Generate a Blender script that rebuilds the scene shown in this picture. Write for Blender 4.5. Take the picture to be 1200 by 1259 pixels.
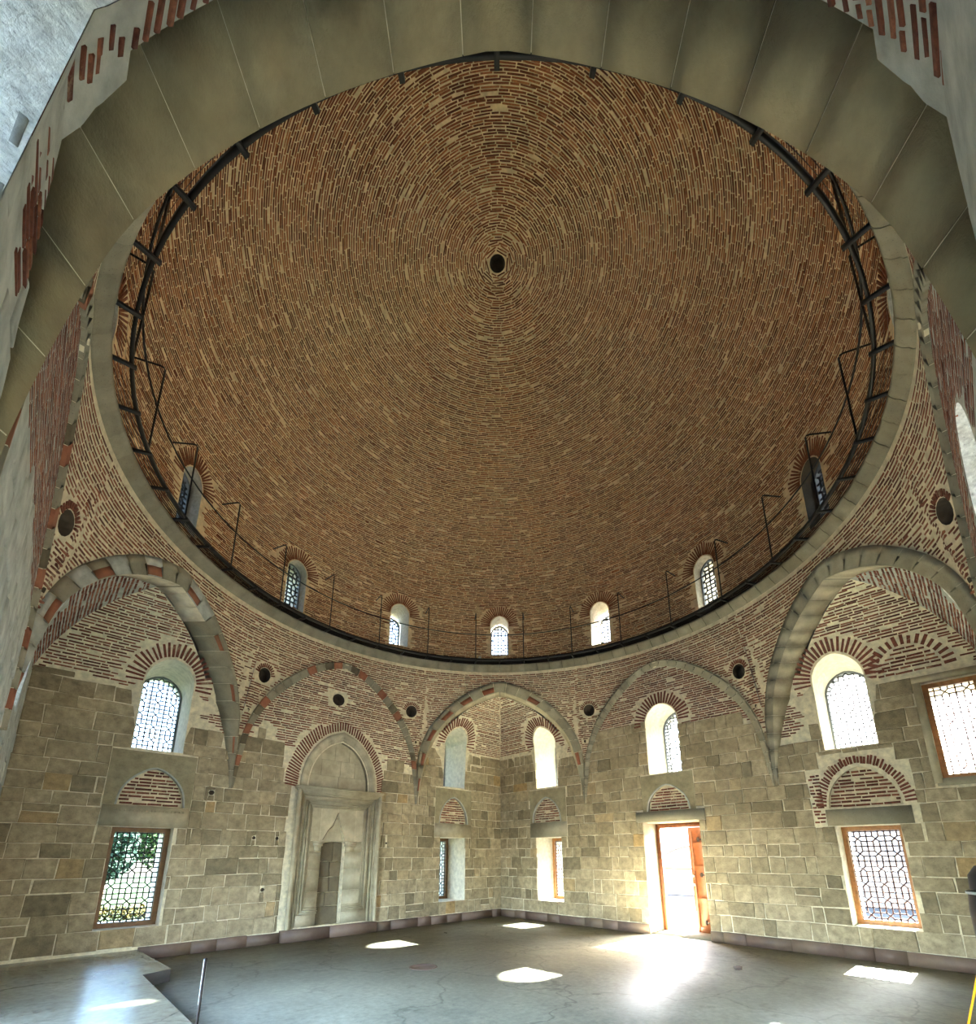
import bpy, math, random
import numpy as np
from mathutils import Vector, Matrix
from mathutils.geometry import delaunay_2d_cdt

for o in list(bpy.data.objects):
    bpy.data.objects.remove(o)
SC = bpy.context.scene
COL = SC.collection
PI = math.pi
K = math.sqrt(0.5)

# ------------------------------------------------------------------ camera
EYE = np.array([-4.8018, -4.7932, 1.617])
YAW, PITCH, ROLL, FPX, PPX, PPY = 0.016, 0.248, -0.002, 578.911, 605.652, 906.593
_a = PI / 4 + YAW
_fw = np.array([math.cos(_a), math.sin(_a), 0])
_rt = np.array([math.sin(_a), -math.cos(_a), 0])
_up = np.array([0, 0, 1.0])
_F = math.cos(PITCH) * _fw + math.sin(PITCH) * _up
_U = -math.sin(PITCH) * _fw + math.cos(PITCH) * _up
_X = math.cos(ROLL) * _rt + math.sin(ROLL) * _U
_Y = -math.sin(ROLL) * _rt + math.cos(ROLL) * _U
cd = bpy.data.cameras.new('camera')
cam = bpy.data.objects.new('camera', cd)
COL.objects.link(cam)
cd.sensor_fit = 'HORIZONTAL'
cd.sensor_width = 36
cd.lens = FPX / 1200 * 36
cd.shift_x = (600 - PPX) / 1200
cd.shift_y = (PPY - 629.5) / 1200
cd.clip_start = 0.02
m = Matrix.Identity(4)
for r in range(3):
    m[r][0], m[r][1], m[r][2], m[r][3] = _X[r], _Y[r], -_F[r], EYE[r]
cam.matrix_world = m
SC.camera = cam

# ------------------------------------------------------------------ light, sky, exposure
SUN_DIR = Vector((-1.25, 0.02, -1.0)).normalized()
w = bpy.data.worlds.new('sky')
SC.world = w
w.use_nodes = True
wn = w.node_tree
sky = wn.nodes.new('ShaderNodeTexSky')
sky.sky_type = 'NISHITA'
sky.sun_disc = False
sky.sun_elevation = math.asin(-SUN_DIR.z)
sky.sun_rotation = math.radians(90)
sky.altitude = 200
sky.air_density = 1.0
sky.dust_density = 2.5
sky.ozone_density = 0.15
wn.links.new(sky.outputs[0], wn.nodes['Background'].inputs[0])
wn.nodes['Background'].inputs[1].default_value = 1.0
sl = bpy.data.lights.new('sun', 'SUN')
sl.energy = 58
sl.angle = math.radians(0.6)
sl.color = (1.0, 0.93, 0.80)
so = bpy.data.objects.new('sun', sl)
COL.objects.link(so)
so.rotation_euler = SUN_DIR.to_track_quat('-Z', 'Y').to_euler()
so.location = (12, 0, 12)
SC.view_settings.view_transform = 'Standard'
SC.view_settings.look = 'None'
SC.view_settings.gamma = 1
SC.view_settings.use_curve_mapping = False
SC.view_settings.exposure = 3.4
cy = SC.cycles
cy.max_bounces = 14
cy.diffuse_bounces = 10
cy.glossy_bounces = 4
cy.transparent_max_bounces = 16
cy.sample_clamp_indirect = 30
cy.use_denoising = True
cy.caustics_reflective = False
cy.caustics_refractive = False

# ------------------------------------------------------------------ materials
def mat(name):
    mt = bpy.data.materials.new(name)
    mt.use_nodes = True
    nt = mt.node_tree
    return mt, nt, nt.nodes['Principled BSDF']

def N(nt, typ, **kw):
    n = nt.nodes.new('ShaderNode' + typ)
    for k_, v in kw.items():
        if k_.startswith('i_'):
            key = k_[2:]
            key = int(key) if key.isdigit() else key
            n.inputs[key].default_value = v
        else:
            setattr(n, k_, v)
    return n

def ramp(nt, src, stops, interp='LINEAR'):
    r = nt.nodes.new('ShaderNodeValToRGB')
    r.color_ramp.interpolation = interp
    el = r.color_ramp.elements
    while len(el) < len(stops):
        el.new(0.5)
    for e, (p, c) in zip(el, stops):
        e.position = p
        e.color = (*c, 1) if len(c) == 3 else c
    nt.links.new(src, r.inputs[0])
    return r.outputs[0]

def noise(nt, scale, detail=4, rough=0.6, coord=None):
    tc = nt.nodes.new('ShaderNodeTexCoord')
    n = N(nt, 'TexNoise')
    n.inputs['Scale'].default_value = scale
    n.inputs['Detail'].default_value = detail
    n.inputs['Roughness'].default_value = rough
    nt.links.new(coord or tc.outputs['Object'], n.inputs['Vector'])
    return n.outputs[0]

def mixc(nt, fac, a, b, mode='MIX'):
    mx = nt.nodes.new('ShaderNodeMix')
    mx.data_type = 'RGBA'
    mx.blend_type = mode
    for sock, v in ((mx.inputs[0], fac), (mx.inputs[6], a), (mx.inputs[7], b)):
        if hasattr(v, 'links'):
            nt.links.new(v, sock)
        elif isinstance(v, (int, float)):
            sock.default_value = v
        else:
            sock.default_value = (*v, 1)
    return mx.outputs[2]

def bump(nt, bsdf, src, strength=0.4, dist=0.01):
    b = nt.nodes.new('ShaderNodeBump')
    b.inputs['Strength'].default_value = strength
    b.inputs['Distance'].default_value = dist
    nt.links.new(src, b.inputs['Height'])
    nt.links.new(b.outputs[0], bsdf.inputs['Normal'])

def brick_mat(name, stops, mortar, smear=(0.56, 0.70), smear_scale=1.3):
    mt, nt, b = mat(name)
    g = nt.nodes.new('ShaderNodeNewGeometry')
    c = ramp(nt, g.outputs['Random Per Island'], stops)
    n1 = noise(nt, 30, 3)
    c = mixc(nt, 0.7, c, ramp(nt, n1, [(0.3, (0.45, 0.42, 0.4)), (0.7, (1.5, 1.45, 1.4))]), 'MULTIPLY')
    n2 = noise(nt, smear_scale, 8, 0.72)
    f = ramp(nt, n2, [(smear[0], (0, 0, 0)), (smear[1], (1, 1, 1))])
    c = mixc(nt, f, c, mortar)
    n4 = noise(nt, 5.5, 5, 0.6)
    c = mixc(nt, ramp(nt, n4, [(0.66, (0, 0, 0)), (0.70, (0.9, 0.9, 0.9))]), c, mortar)
    n5 = noise(nt, 0.6, 5, 0.6)
    c = mixc(nt, 1.0, c, ramp(nt, n5, [(0.3, (0.78, 0.74, 0.72)), (0.7, (1.2, 1.2, 1.2))]), 'MULTIPLY')
    nt.links.new(c, b.inputs['Base Color'])
    b.inputs['Roughness'].default_value = 0.9
    bump(nt, b, noise(nt, 60, 3), 0.5, 0.006)
    return mt

def stone_mat(name, stops, scale=9, rough=0.88, pits=True, vary=0.35, bumpd=0.012):
    """per-object tint plus mottling and pits"""
    mt, nt, b = mat(name)
    oi = nt.nodes.new('ShaderNodeObjectInfo')
    c = ramp(nt, oi.outputs['Random'], stops)
    n1 = noise(nt, scale, 6, 0.65)
    c = mixc(nt, 1.0, c, ramp(nt, n1, [(0.25, (1 - vary,) * 3), (0.75, (1 + vary,) * 3)]), 'MULTIPLY')
    n2 = noise(nt, 1.7, 4, 0.6)
    c = mixc(nt, ramp(nt, n2, [(0.45, (0, 0, 0)), (0.75, (0.5, 0.5, 0.5))]), c, (0.20, 0.155, 0.085))
    h = noise(nt, 45, 5, 0.7)
    if pits:
        tc = nt.nodes.new('ShaderNodeTexCoord')
        v = N(nt, 'TexVoronoi')
        v.inputs['Scale'].default_value = 34
        nt.links.new(tc.outputs['Object'], v.inputs['Vector'])
        pf = ramp(nt, v.outputs['Distance'], [(0.08, (0.35,) * 3), (0.2, (1,) * 3)])
        c = mixc(nt, 0.6, c, pf, 'MULTIPLY')
    nt.links.new(c, b.inputs['Base Color'])
    b.inputs['Roughness'].default_value = rough
    bump(nt, b, h, 0.6, bumpd)
    return mt

def plain_mat(name, col, rough=0.8, var=0.2, scale=12, metal=0.0, bumpd=0.0):
    mt, nt, b = mat(name)
    n1 = noise(nt, scale, 5)
    c = mixc(nt, 1.0, col, ramp(nt, n1, [(0.3, (1 - var,) * 3), (0.7, (1 + var,) * 3)]), 'MULTIPLY')
    nt.links.new(c, b.inputs['Base Color'])
    b.inputs['Roughness'].default_value = rough
    b.inputs['Metallic'].default_value = metal
    if bumpd:
        bump(nt, b, noise(nt, scale * 3, 5, 0.7), 0.6, bumpd)
    return mt

MORTAR = (0.46, 0.37, 0.22)
BRICKS = [(0.0, (0.12, 0.034, 0.014)), (0.4, (0.21, 0.068, 0.026)), (0.8, (0.32, 0.115, 0.042)), (1.0, (0.42, 0.18, 0.07))]
BRICKP = [(0.0, (0.10, 0.028, 0.016)), (0.5, (0.19, 0.06, 0.032)), (1.0, (0.30, 0.12, 0.065))]
M = {}
M['stone_speck'] = stone_mat('speckled_blue_grey_stone', [(0, (0.62, 0.62, 0.56)), (1, (0.68, 0.68, 0.62))], 20, 0.9, True, 0.45, 0.02)
M['brick_dome'] = brick_mat('dome_brick', BRICKS, (0.50, 0.36, 0.18), (0.60, 0.72), 1.6)
M['brick'] = brick_mat('wall_brick', BRICKP, (0.50, 0.41, 0.27), (0.60, 0.72), 1.9)
M['mortar_dome'] = plain_mat('dome_mortar', (0.74, 0.58, 0.35), 0.95, 0.25, 8, 0, 0.01)
M['mortar'] = plain_mat('lime_mortar', (0.64, 0.55, 0.38), 0.95, 0.22, 9, 0, 0.012)
M['joint'] = plain_mat('joint_mortar', (0.72, 0.65, 0.47), 0.95, 0.25, 10, 0, 0.01)
STONE = [(0.0, (0.185, 0.15, 0.09)), (0.15, (0.29, 0.237, 0.145)), (0.55, (0.36, 0.293, 0.183)), (0.95, (0.43, 0.355, 0.228)), (1.0, (0.40, 0.27, 0.12))]
M['stone'] = stone_mat('ashlar_stone', STONE, 9, 0.88, True, 0.45, 0.022)
M['stone_cut'] = stone_mat('cut_grey_stone', [(0, (0.25, 0.23, 0.165)), (1, (0.33, 0.30, 0.215))], 5, 0.85, True, 0.2)
M['slab_stone'] = stone_mat('window_head_stone', [(0, (0.28, 0.245, 0.15)), (1, (0.34, 0.295, 0.185))], 7, 0.88, True, 0.35)
M['stone_dark'] = stone_mat('dark_infill_stone', [(0, (0.10, 0.08, 0.05)), (1, (0.16, 0.13, 0.08))], 7)
M['stone_red'] = stone_mat('red_tinted_stone', [(0, (0.28, 0.095, 0.05)), (1, (0.36, 0.13, 0.07))], 6, 0.9, False, 0.3)
M['stone_soffit'] = stone_mat('smooth_soffit_stone', [(0, (0.30, 0.25, 0.14)), (1, (0.37, 0.31, 0.18))], 1.3, 0.85, False, 0.55, 0.012)
M['stone_pale'] = stone_mat('pale_soffit_stone', [(0, (0.46, 0.40, 0.26)), (1, (0.54, 0.47, 0.32))], 4, 0.85, False, 0.3, 0.01)
M['plaster_white'] = plain_mat('whitish_plaster', (0.62, 0.57, 0.44), 0.9, 0.3, 4, 0, 0.012)
M['marble'] = stone_mat('carved_cream_marble', [(0, (0.39, 0.345, 0.235)), (1, (0.47, 0.42, 0.295))], 5, 0.6, False, 0.3, 0.004)
M['skirting'] = stone_mat('brown_skirting_stone', [(0, (0.13, 0.085, 0.065)), (1, (0.19, 0.125, 0.095))], 6, 0.6, False, 0.2, 0.003)
M['plaster'] = plain_mat('pale_plaster', (0.40, 0.41, 0.365), 0.9, 0.3, 5, 0, 0.012)
M['reveal'] = plain_mat('reveal_plaster', (0.74, 0.70, 0.58), 0.9, 0.18, 10, 0, 0.01)
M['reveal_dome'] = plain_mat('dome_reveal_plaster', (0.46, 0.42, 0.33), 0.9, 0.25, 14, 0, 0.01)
M['slab_edge_shade'] = plain_mat('painted_shade_slab_edge', (0.05, 0.044, 0.038), 0.7, 0.3, 8)  # near-black: shade on the slab's step faces put into the colour
M['black'] = plain_mat('black_painted_steel', (0.012, 0.011, 0.010), 0.45, 0.3, 20, 0.3)
M['lead'] = plain_mat('dark_lattice_lead', (0.03, 0.03, 0.032), 0.5, 0.2, 20, 0.2)
M['gyps'] = plain_mat('grey_window_ring', (0.16, 0.17, 0.18), 0.7, 0.2, 20)
M['door_wood'] = plain_mat('reddish_door_wood', (0.22, 0.07, 0.022), 0.5, 0.3, 14)
M['wood'] = plain_mat('orange_wood', (0.34, 0.15, 0.045), 0.5, 0.3, 14)
M['wood_dark'] = plain_mat('brown_wood', (0.16, 0.075, 0.022), 0.5, 0.3, 14)
M['iron'] = plain_mat('wrought_iron', (0.03, 0.025, 0.022), 0.5, 0.2, 20, 0.6)
M['dark_pot'] = plain_mat('dark_brown_clay', (0.10, 0.075, 0.05), 0.95, 0.3, 9)  # plain dark brown clay tone for holes, oculus, crack and flakes
M['leather'] = plain_mat('dark_brown_cover', (0.02, 0.013, 0.010), 0.6, 0.3, 15)
M['yellow'] = plain_mat('yellow_plastic', (0.80, 0.36, 0.005), 0.45, 0.05, 5)
M['white'] = plain_mat('white_strip', (0.6, 0.6, 0.56), 0.6, 0.1, 5)
M['facade'] = plain_mat('pale_facade_plaster', (0.30, 0.27, 0.25), 0.9, 0.1, 3)
M['paving'] = plain_mat('pale_paving', (0.10, 0.098, 0.092), 0.9, 0.15, 2)
M['lawn'] = plain_mat('lawn_green', (0.013, 0.030, 0.005), 0.95, 0.35, 3)
M['leaf'] = plain_mat('leaf_green', (0.05, 0.10, 0.022), 0.8, 0.4, 3)
M['leaf_blue'] = plain_mat('leaf_blue_green', (0.03, 0.075, 0.05), 0.8, 0.4, 3)
M['leaf_yellow'] = plain_mat('leaf_yellow', (0.10, 0.075, 0.006), 0.8, 0.3, 3)
M['bark'] = plain_mat('bark', (0.12, 0.09, 0.06), 0.95, 0.3, 12)
# glass: dark tint dims the daylight (one untinted), a little mirror at grazing angles
for gname, gcol in (('dimming_glass', (0.22, 0.255, 0.275, 1)), ('untinted_glass', (0.93, 0.95, 0.96, 1))):
  mt, nt, b = mat(gname)
  tr = N(nt, 'BsdfTransparent')
  tr.inputs[0].default_value = gcol
  gl = N(nt, 'BsdfGlossy')
  gl.inputs['Roughness'].default_value = 0.05
  lw = N(nt, 'LayerWeight')
  lw.inputs[0].default_value = 0.15
  ms = N(nt, 'MixShader')
  nt.links.new(lw.outputs['Fresnel'], ms.inputs[0])
  nt.links.new(tr.outputs[0], ms.inputs[1])
  nt.links.new(gl.outputs[0], ms.inputs[2])
  nt.links.new(ms.outputs[0], nt.nodes['Material Output'].inputs[0])
  M['glass' if gname == 'dimming_glass' else 'glass_untinted'] = mt
# polished screed floor: grey-green, stained, glossy
mt, nt, b = mat('polished_screed')
n1 = noise(nt, 0.55, 8, 0.7)
c = ramp(nt, n1, [(0.35, (0.17, 0.165, 0.125)), (0.5, (0.235, 0.23, 0.175)), (0.66, (0.30, 0.29, 0.22))])
n2 = noise(nt, 2.3, 8, 0.75)
c = mixc(nt, ramp(nt, n2, [(0.56, (0, 0, 0)), (0.70, (0.75, 0.75, 0.75))]), c, (0.12, 0.115, 0.085))
vc = N(nt, 'TexVoronoi', feature='DISTANCE_TO_EDGE')
vc.inputs['Scale'].default_value = 0.42
vt = nt.nodes.new('ShaderNodeTexCoord')
vn = N(nt, 'TexNoise')
vn.inputs['Scale'].default_value = 1.3
vn.inputs['Detail'].default_value = 6
nt.links.new(vt.outputs['Object'], vn.inputs['Vector'])
va = N(nt, 'VectorMath', operation='ADD')
nt.links.new(vt.outputs['Object'], va.inputs[0])
nt.links.new(vn.outputs[1], va.inputs[1])
nt.links.new(va.outputs[0], vc.inputs['Vector'])
c = mixc(nt, ramp(nt, vc.outputs['Distance'], [(0.003, (0.45, 0.45, 0.45)), (0.009, (0, 0, 0))]), c, (0.07, 0.065, 0.05))
n3 = noise(nt, 14, 5, 0.7)
c = mixc(nt, 1.0, c, ramp(nt, n3, [(0.3, (0.8,) * 3), (0.7, (1.2,) * 3)]), 'MULTIPLY')
nt.links.new(c, b.inputs['Base Color'])
rr = N(nt, 'MapRange')
rr.inputs['To Min'].default_value = 0.36
rr.inputs['To Max'].default_value = 0.6
nt.links.new(n2, rr.inputs['Value'])
nt.links.new(rr.outputs[0], b.inputs['Roughness'])
bump(nt, b, noise(nt, 7, 6, 0.7), 0.25, 0.01)
b.inputs['Specular IOR Level'].default_value = 0.14
M['floor'] = mt
M['floor_glossy'] = mt.copy()
M['floor_glossy'].name = 'glossy_slab'
M['floor_glossy'].node_tree.nodes['Principled BSDF'].inputs['Specular IOR Level'].default_value = 0.7
for nd in M['floor_glossy'].node_tree.nodes:
    if nd.type == 'MAP_RANGE':
        nd.inputs['To Min'].default_value = 0.14
        nd.inputs['To Max'].default_value = 0.30

# ------------------------------------------------------------------ mesh helpers
def new_obj(name, me, material=None, parent=None, **props):
    o = bpy.data.objects.new(name, me)
    COL.objects.link(o)
    if material is not None and me is not None and len(me.materials) == 0:
        me.materials.append(M[material])
    if parent is not None:
        o.parent = parent
        o.matrix_parent_inverse = Matrix.Translation(-parent.location)
    for k_, v in props.items():
        o[k_] = v
    return o

def mesh(verts, faces):
    me = bpy.data.meshes.new('m')
    me.from_pydata([tuple(map(float, v)) for v in verts], [], [tuple(map(int, f)) for f in faces])
    me.update()
    return me

def quad_mesh(V, Q):
    """V (n,3) float, Q (m,4) int, numpy: fast path"""
    me = bpy.data.meshes.new('m')
    V = np.asarray(V, np.float32)
    Q = np.asarray(Q, np.int32)
    me.vertices.add(len(V))
    me.vertices.foreach_set('co', V.ravel())
    me.loops.add(len(Q) * 4)
    me.loops.foreach_set('vertex_index', Q.ravel())
    me.polygons.add(len(Q))
    me.polygons.foreach_set('loop_start', np.arange(len(Q), dtype=np.int32) * 4)
    me.polygons.foreach_set('loop_total', np.full(len(Q), 4, np.int32))
    me.update(calc_edges=True)
    return me

class Acc:
    def __init__(self):
        self.V, self.Q, self.n = [], [], 0
    def add(self, V, Q):
        V = np.asarray(V, float).reshape(-1, 3)
        self.V.append(V)
        self.Q.append(np.asarray(Q, int).reshape(-1, 4) + self.n)
        self.n += len(V)
    def boxes(self, C, T, B, Nn, hx, hy, d0, d1, closed=False):
        """C,T,B,Nn (k,3); half sizes hx,hy (k,); from depth d0 to d1 along Nn (d1 = visible end)"""
        C, T, B, Nn = (np.asarray(a, float) for a in (C, T, B, Nn))
        k_ = len(C)
        if k_ == 0:
            return
        hx, hy, d0, d1 = (np.broadcast_to(np.asarray(a, float), (k_,))[:, None] for a in (hx, hy, d0, d1))
        P = []
        for d, sh in ((d0, 1.0), (d1, 0.93)):
            for sx, sy in ((-1, -1), (1, -1), (1, 1), (-1, 1)):
                P.append(C + T * hx * sx + B * hy * sy * sh + Nn * d)
        V = np.stack(P, 1).reshape(-1, 3)
        base = np.arange(k_)[:, None, None] * 8
        f = [[4, 5, 6, 7], [0, 1, 5, 4], [1, 2, 6, 5], [2, 3, 7, 6], [3, 0, 4, 7]]
        if closed:
            f.append([3, 2, 1, 0])
        self.add(V, (base + np.array(f)[None]).reshape(-1, 4))
    def box(self, lo, hi):
        x0, y0, z0 = lo
        x1, y1, z1 = hi
        V = [(x0, y0, z0), (x1, y0, z0), (x1, y1, z0), (x0, y1, z0), (x0, y0, z1), (x1, y0, z1), (x1, y1, z1), (x0, y1, z1)]
        self.add(V, [[3, 2, 1, 0], [4, 5, 6, 7], [0, 1, 5, 4], [1, 2, 6, 5], [2, 3, 7, 6], [3, 0, 4, 7]])
    def tube(self, pts, r, n=6, closed=False):
        pts = [np.asarray(p, float) for p in pts]
        k_ = len(pts)
        rings = []
        for i, p in enumerate(pts):
            a = pts[i - 1] if (i > 0 or closed) else p
            c = pts[(i + 1) % k_] if (i < k_ - 1 or closed) else p
            t = c - a
            t /= np.linalg.norm(t) + 1e-12
            h = np.array([0, 0, 1.0]) if abs(t[2]) < 0.9 else np.array([1.0, 0, 0])
            u = np.cross(t, h)
            u /= np.linalg.norm(u)
            v = np.cross(t, u)
            rings.append([p + r * (math.cos(2 * PI * j / n) * u + math.sin(2 * PI * j / n) * v) for j in range(n)])
        V = np.array(rings).reshape(-1, 3)
        Q = []
        for i in range(k_ if closed else k_ - 1):
            i2 = (i + 1) % k_
            for j in range(n):
                j2 = (j + 1) % n
                Q.append([i * n + j, i * n + j2, i2 * n + j2, i2 * n + j])
        if not closed and n == 6:
            for s in (0, (k_ - 1) * n):
                Q += [[s, s + 1, s + 2, s + 3], [s, s + 3, s + 4, s + 5]]
        self.add(V, Q)
    def sweep(self, profiles):
        """list of equal-length cross-sections (closed loops) -> skin + end caps (fans as quads)"""
        n = len(profiles[0])
        V = np.array(profiles, float).reshape(-1, 3)
        Q = []
        for i in range(len(profiles) - 1):
            for j in range(n):
                j2 = (j + 1) % n
                Q.append([i * n + j, i * n + j2, (i + 1) * n + j2, (i + 1) * n + j])
        for s in (0, (len(profiles) - 1) * n):
            for j in range(1, n - 2, 2):
                Q.append([s, s + j, s + j + 1, s + j + 2] if j + 2 < n else [s, s + j, s + j + 1, s + j + 1])
        self.add(V, Q)
    def build(self, name, material, parent=None, **props):
        me = quad_mesh(np.concatenate(self.V), np.concatenate(self.Q)) if self.V else bpy.data.meshes.new('m')
        return new_obj(name, me, material, parent, **props)

def in_poly(p, poly):
    x, y = p
    c = False
    n = len(poly)
    for i in range(n):
        x0, y0 = poly[i]
        x1, y1 = poly[i - 1]
        if (y0 > y) != (y1 > y) and x < (x1 - x0) * (y - y0) / (y1 - y0) + x0:
            c = not c
    return c

def cdt_fill(outer, holes, extra, fn):
    """triangulate outer minus holes in 2D, then map every vertex with fn(u, v) -> xyz"""
    pts, edges = [], []
    for poly in [outer] + holes:
        s = len(pts)
        pts += [Vector((float(a), float(b_))) for a, b_ in poly]
        edges += [(s + i, s + (i + 1) % len(poly)) for i in range(len(poly))]
    pts += [Vector((float(a), float(b_))) for a, b_ in extra]
    vs, _, fs, _, _, _ = delaunay_2d_cdt(pts, edges, [], 0, 1e-5)
    F = []
    for f in fs:
        c = sum((vs[i] for i in f), Vector((0, 0))) / len(f)
        if in_poly(c, outer) and not any(in_poly(c, h) for h in holes):
            F.append(list(f))
    used = sorted({i for f in F for i in f})
    idx = {i: k_ for k_, i in enumerate(used)}
    return mesh([fn(vs[i].x, vs[i].y) for i in used], [[idx[i] for i in f] for f in F])

def empty(name, loc, label, cat, group=None, kind=None):
    o = bpy.data.objects.new(name, None)
    COL.objects.link(o)
    o.location = loc
    o.empty_display_size = 0.1
    return tag(o, label, cat, group, kind)

def tag(o, label=None, cat=None, group=None, kind=None):
    if label: o['label'] = label
    if cat: o['category'] = cat
    if group: o['group'] = group
    if kind: o['kind'] = kind
    return o

# ------------------------------------------------------------------ frames of the eight faces
H = 5.2
VX = H * math.tan(PI / 8)           # half side of the octagon
ZTOP = 6.47                         # underside of the cornice
FACE = {'right': ((1, 0), (0, 1)), 'left': ((0, 1), (1, 0)), 'near_left': ((-1, 0), (0, 1)), 'near_right': ((0, -1), (1, 0)),
        'sq_far': ((K, K), (-K, K)), 'sq_left': ((-K, K), (-K, -K)), 'sq_right': ((K, -K), (K, K)), 'sq_near': ((-K, -K), (K, -K))}
def PF(face, s, z, dep=0.0):
    (nx, ny), (tx, ty) = FACE[face]
    return np.array([nx * (H + dep) + tx * s, ny * (H + dep) + ty * s, z])

def smooth_curve(ctrl, per=6):
    P = np.array(ctrl, float)
    P = np.vstack([2 * P[0] - P[1], P, 2 * P[-1] - P[-2]])
    out = []
    for i in range(1, len(P) - 2):
        for j in range(per):
            t = j / per
            a, b_, c, d = P[i - 1], P[i], P[i + 1], P[i + 2]
            out.append(0.5 * ((2 * b_) + (-a + c) * t + (2 * a - 5 * b_ + 4 * c - d) * t * t + (-a + 3 * b_ - 3 * c + d) * t ** 3))
    out.append(P[-2])
    return np.array(out)

SQ_IN = smooth_curve([(2.13, 2.9), (2.06, 3.5), (1.95, 4.1), (1.80, 4.6), (1.52, 5.02), (1.15, 5.38), (0.75, 5.64), (0.35, 5.82), (0, 5.93)])
SQ_EX = smooth_curve([(2.150, 2.9), (2.150, 3.5), (2.13, 4.15), (2.01, 4.62), (1.77, 5.07), (1.38, 5.50), (0.92, 5.86), (0.45, 6.09), (0, 6.22)])
WA_IN = smooth_curve([(2.12, 2.9), (2.04, 3.5), (1.92, 4.15), (1.68, 4.66), (1.38, 5.06), (1.04, 5.41), (0.68, 5.69), (0.32, 5.88), (0, 5.97)])
WA_EX = smooth_curve([(2.150, 2.9), (2.13, 3.5), (2.04, 4.15), (1.81, 4.74), (1.51, 5.19), (1.15, 5.55), (0.76, 5.84), (0.36, 6.03), (0, 6.11)])

def z_of_s(curve, s):
    c = curve[::-1]
    return np.interp(np.abs(s), c[:, 0], c[:, 1])
def s_of_z(curve, z):
    return np.interp(z, curve[:, 1], curve[:, 0])

# squinch vault: offset from wall at height z
ZV = 4.5
def w_off(z):
    z = np.asarray(z, float)
    s = s_of_z(SQ_IN, z) * (1.754 / s_of_z(SQ_IN, ZV))
    return np.where(z <= ZV, 0.0, K * (1.754 - np.minimum(s, 1.754)))
def wall_dep(u, z):
    return np.where(np.abs(u) > 2.2, -w_off(z), 0.0)

# ------------------------------------------------------------------ openings (u, z outlines on each wall)
def rect(u0, u1, z0, z1):
    return [(u0, z0), (u1, z0), (u1, z1), (u0, z1)]
def arched(uc, hw, z0, za, n=9, point=0.12):
    """flat sides, slightly pointed round head; apex at za"""
    zs = za - hw * (1 + point)
    out = [(uc - hw, z0), (uc + hw, z0)]
    for i in range(2 * n + 1):
        a = PI * i / (2 * n)
        x = hw * math.cos(a)
        z = zs + hw * math.sin(a) + hw * point * (1 - abs(math.cos(a))) 
        out.append((uc + x, z))
    return out
def pointed(uc, hw, z0, za, n=8):
    """pointed arch panel springing straight from its base"""
    c = [(1, 0), (0.94, 0.32), (0.78, 0.58), (0.52, 0.80), (0.22, 0.95), (0, 1)]
    cv = smooth_curve(c, 3)
    out = [(uc + hw * a, z0 + (za - z0) * b_) for a, b_ in cv]
    out += [(uc - hw * a, z0 + (za - z0) * b_) for a, b_ in cv[::-1][1:]]
    return out

LOW_W, LOW_Z0, LOW_Z1 = 0.432, 0.50, 2.116
UP_W, UP_Z0, UP_Z1 = 0.378, 3.458, 5.11
WIN = []   # (number, wall, outline, glass depth, style, label)
def addwin(wall, outline, dep, style, label):
    WIN.append((len(WIN) + 1, wall, outline, dep, style, label))
U = 3.395
addwin('left', rect(-U - LOW_W, -U + LOW_W, LOW_Z0, LOW_Z1), 0.34, 'brown', 'low brown-framed lattice window showing the green garden, beside the raised floor slab')
addwin('left', rect(U - LOW_W, U + LOW_W, LOW_Z0, LOW_Z1), 0.80, 'brown', 'low lattice window between marble mihrab and far corner, deep bluish reveal')
addwin('left', arched(-U, UP_W, UP_Z0, UP_Z1), 0.95, 'leaded', 'upper arched lattice window above the garden window, under the left squinch')
addwin('left', arched(U, UP_W, UP_Z0, UP_Z1), 0.95, 'leaded', 'upper arched window with blue-lit reveal, left of the far corner crease')
addwin('right', rect(U - LOW_W, U + LOW_W, LOW_Z0, LOW_Z1), 0.76, 'orange', 'low orange-framed window with sunny yellow reveal, right of the far corner')
addwin('right', rect(-U - LOW_W - .01, -U + LOW_W - .01, LOW_Z0, LOW_Z1), 0.50, 'orange', 'low orange-framed lattice window below the brick-ringed blind arch, over the sun patch')
addwin('right', arched(U, UP_W, UP_Z0, UP_Z1), 0.95, 'leaded', 'upper arched window with pale sunny reveal, right of the far corner crease')
addwin('right', arched(-U, UP_W, UP_Z0, UP_Z1), 0.95, 'leaded', 'upper arched glaring window under the right squinch, above the brick blind arch')
addwin('right', arched(-0.01, UP_W + .007, 3.43, 5.05), 0.95, 'leaded', 'upper arched window centred above the doorway')
addwin('right', rect(-5.12, -4.45, 2.772, 4.335), 0.22, 'orange', 'large rectangular lattice window with stone surround at the right edge of the picture')
NSEEN = len(WIN)
for wl in ('near_left', 'near_right'):
    for u in (-U, U):
        if wl == 'near_right' and u < 0: continue
        addwin(wl, rect(u - LOW_W, u + LOW_W, LOW_Z0, LOW_Z1), 0.6, 'brown', None)
        addwin(wl, arched(u, UP_W, UP_Z0, UP_Z1), 0.95, 'leaded', None)
addwin('near_right', arched(0, 0.66, 3.9, 5.05), 0.95, 'leaded', None)
DOOR = rect(-0.645, 0.63, 0.0, 2.35)
DOOR_OUT = rect(-1.3, 1.45, 0.0, 2.7)
ADDED_OPENING = rect(-0.9, 0.9, 0.0, 2.6)  # unseen opening in the near right wall, added to let daylight in
EXTRA_OPEN = {'right': [DOOR], 'near_right': [ADDED_OPENING], 'left': [], 'near_left': [rect(-1.9, 1.9, 0.0, 3.0)]}  # near_left opening is unseen too, added and sized to light the room
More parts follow.
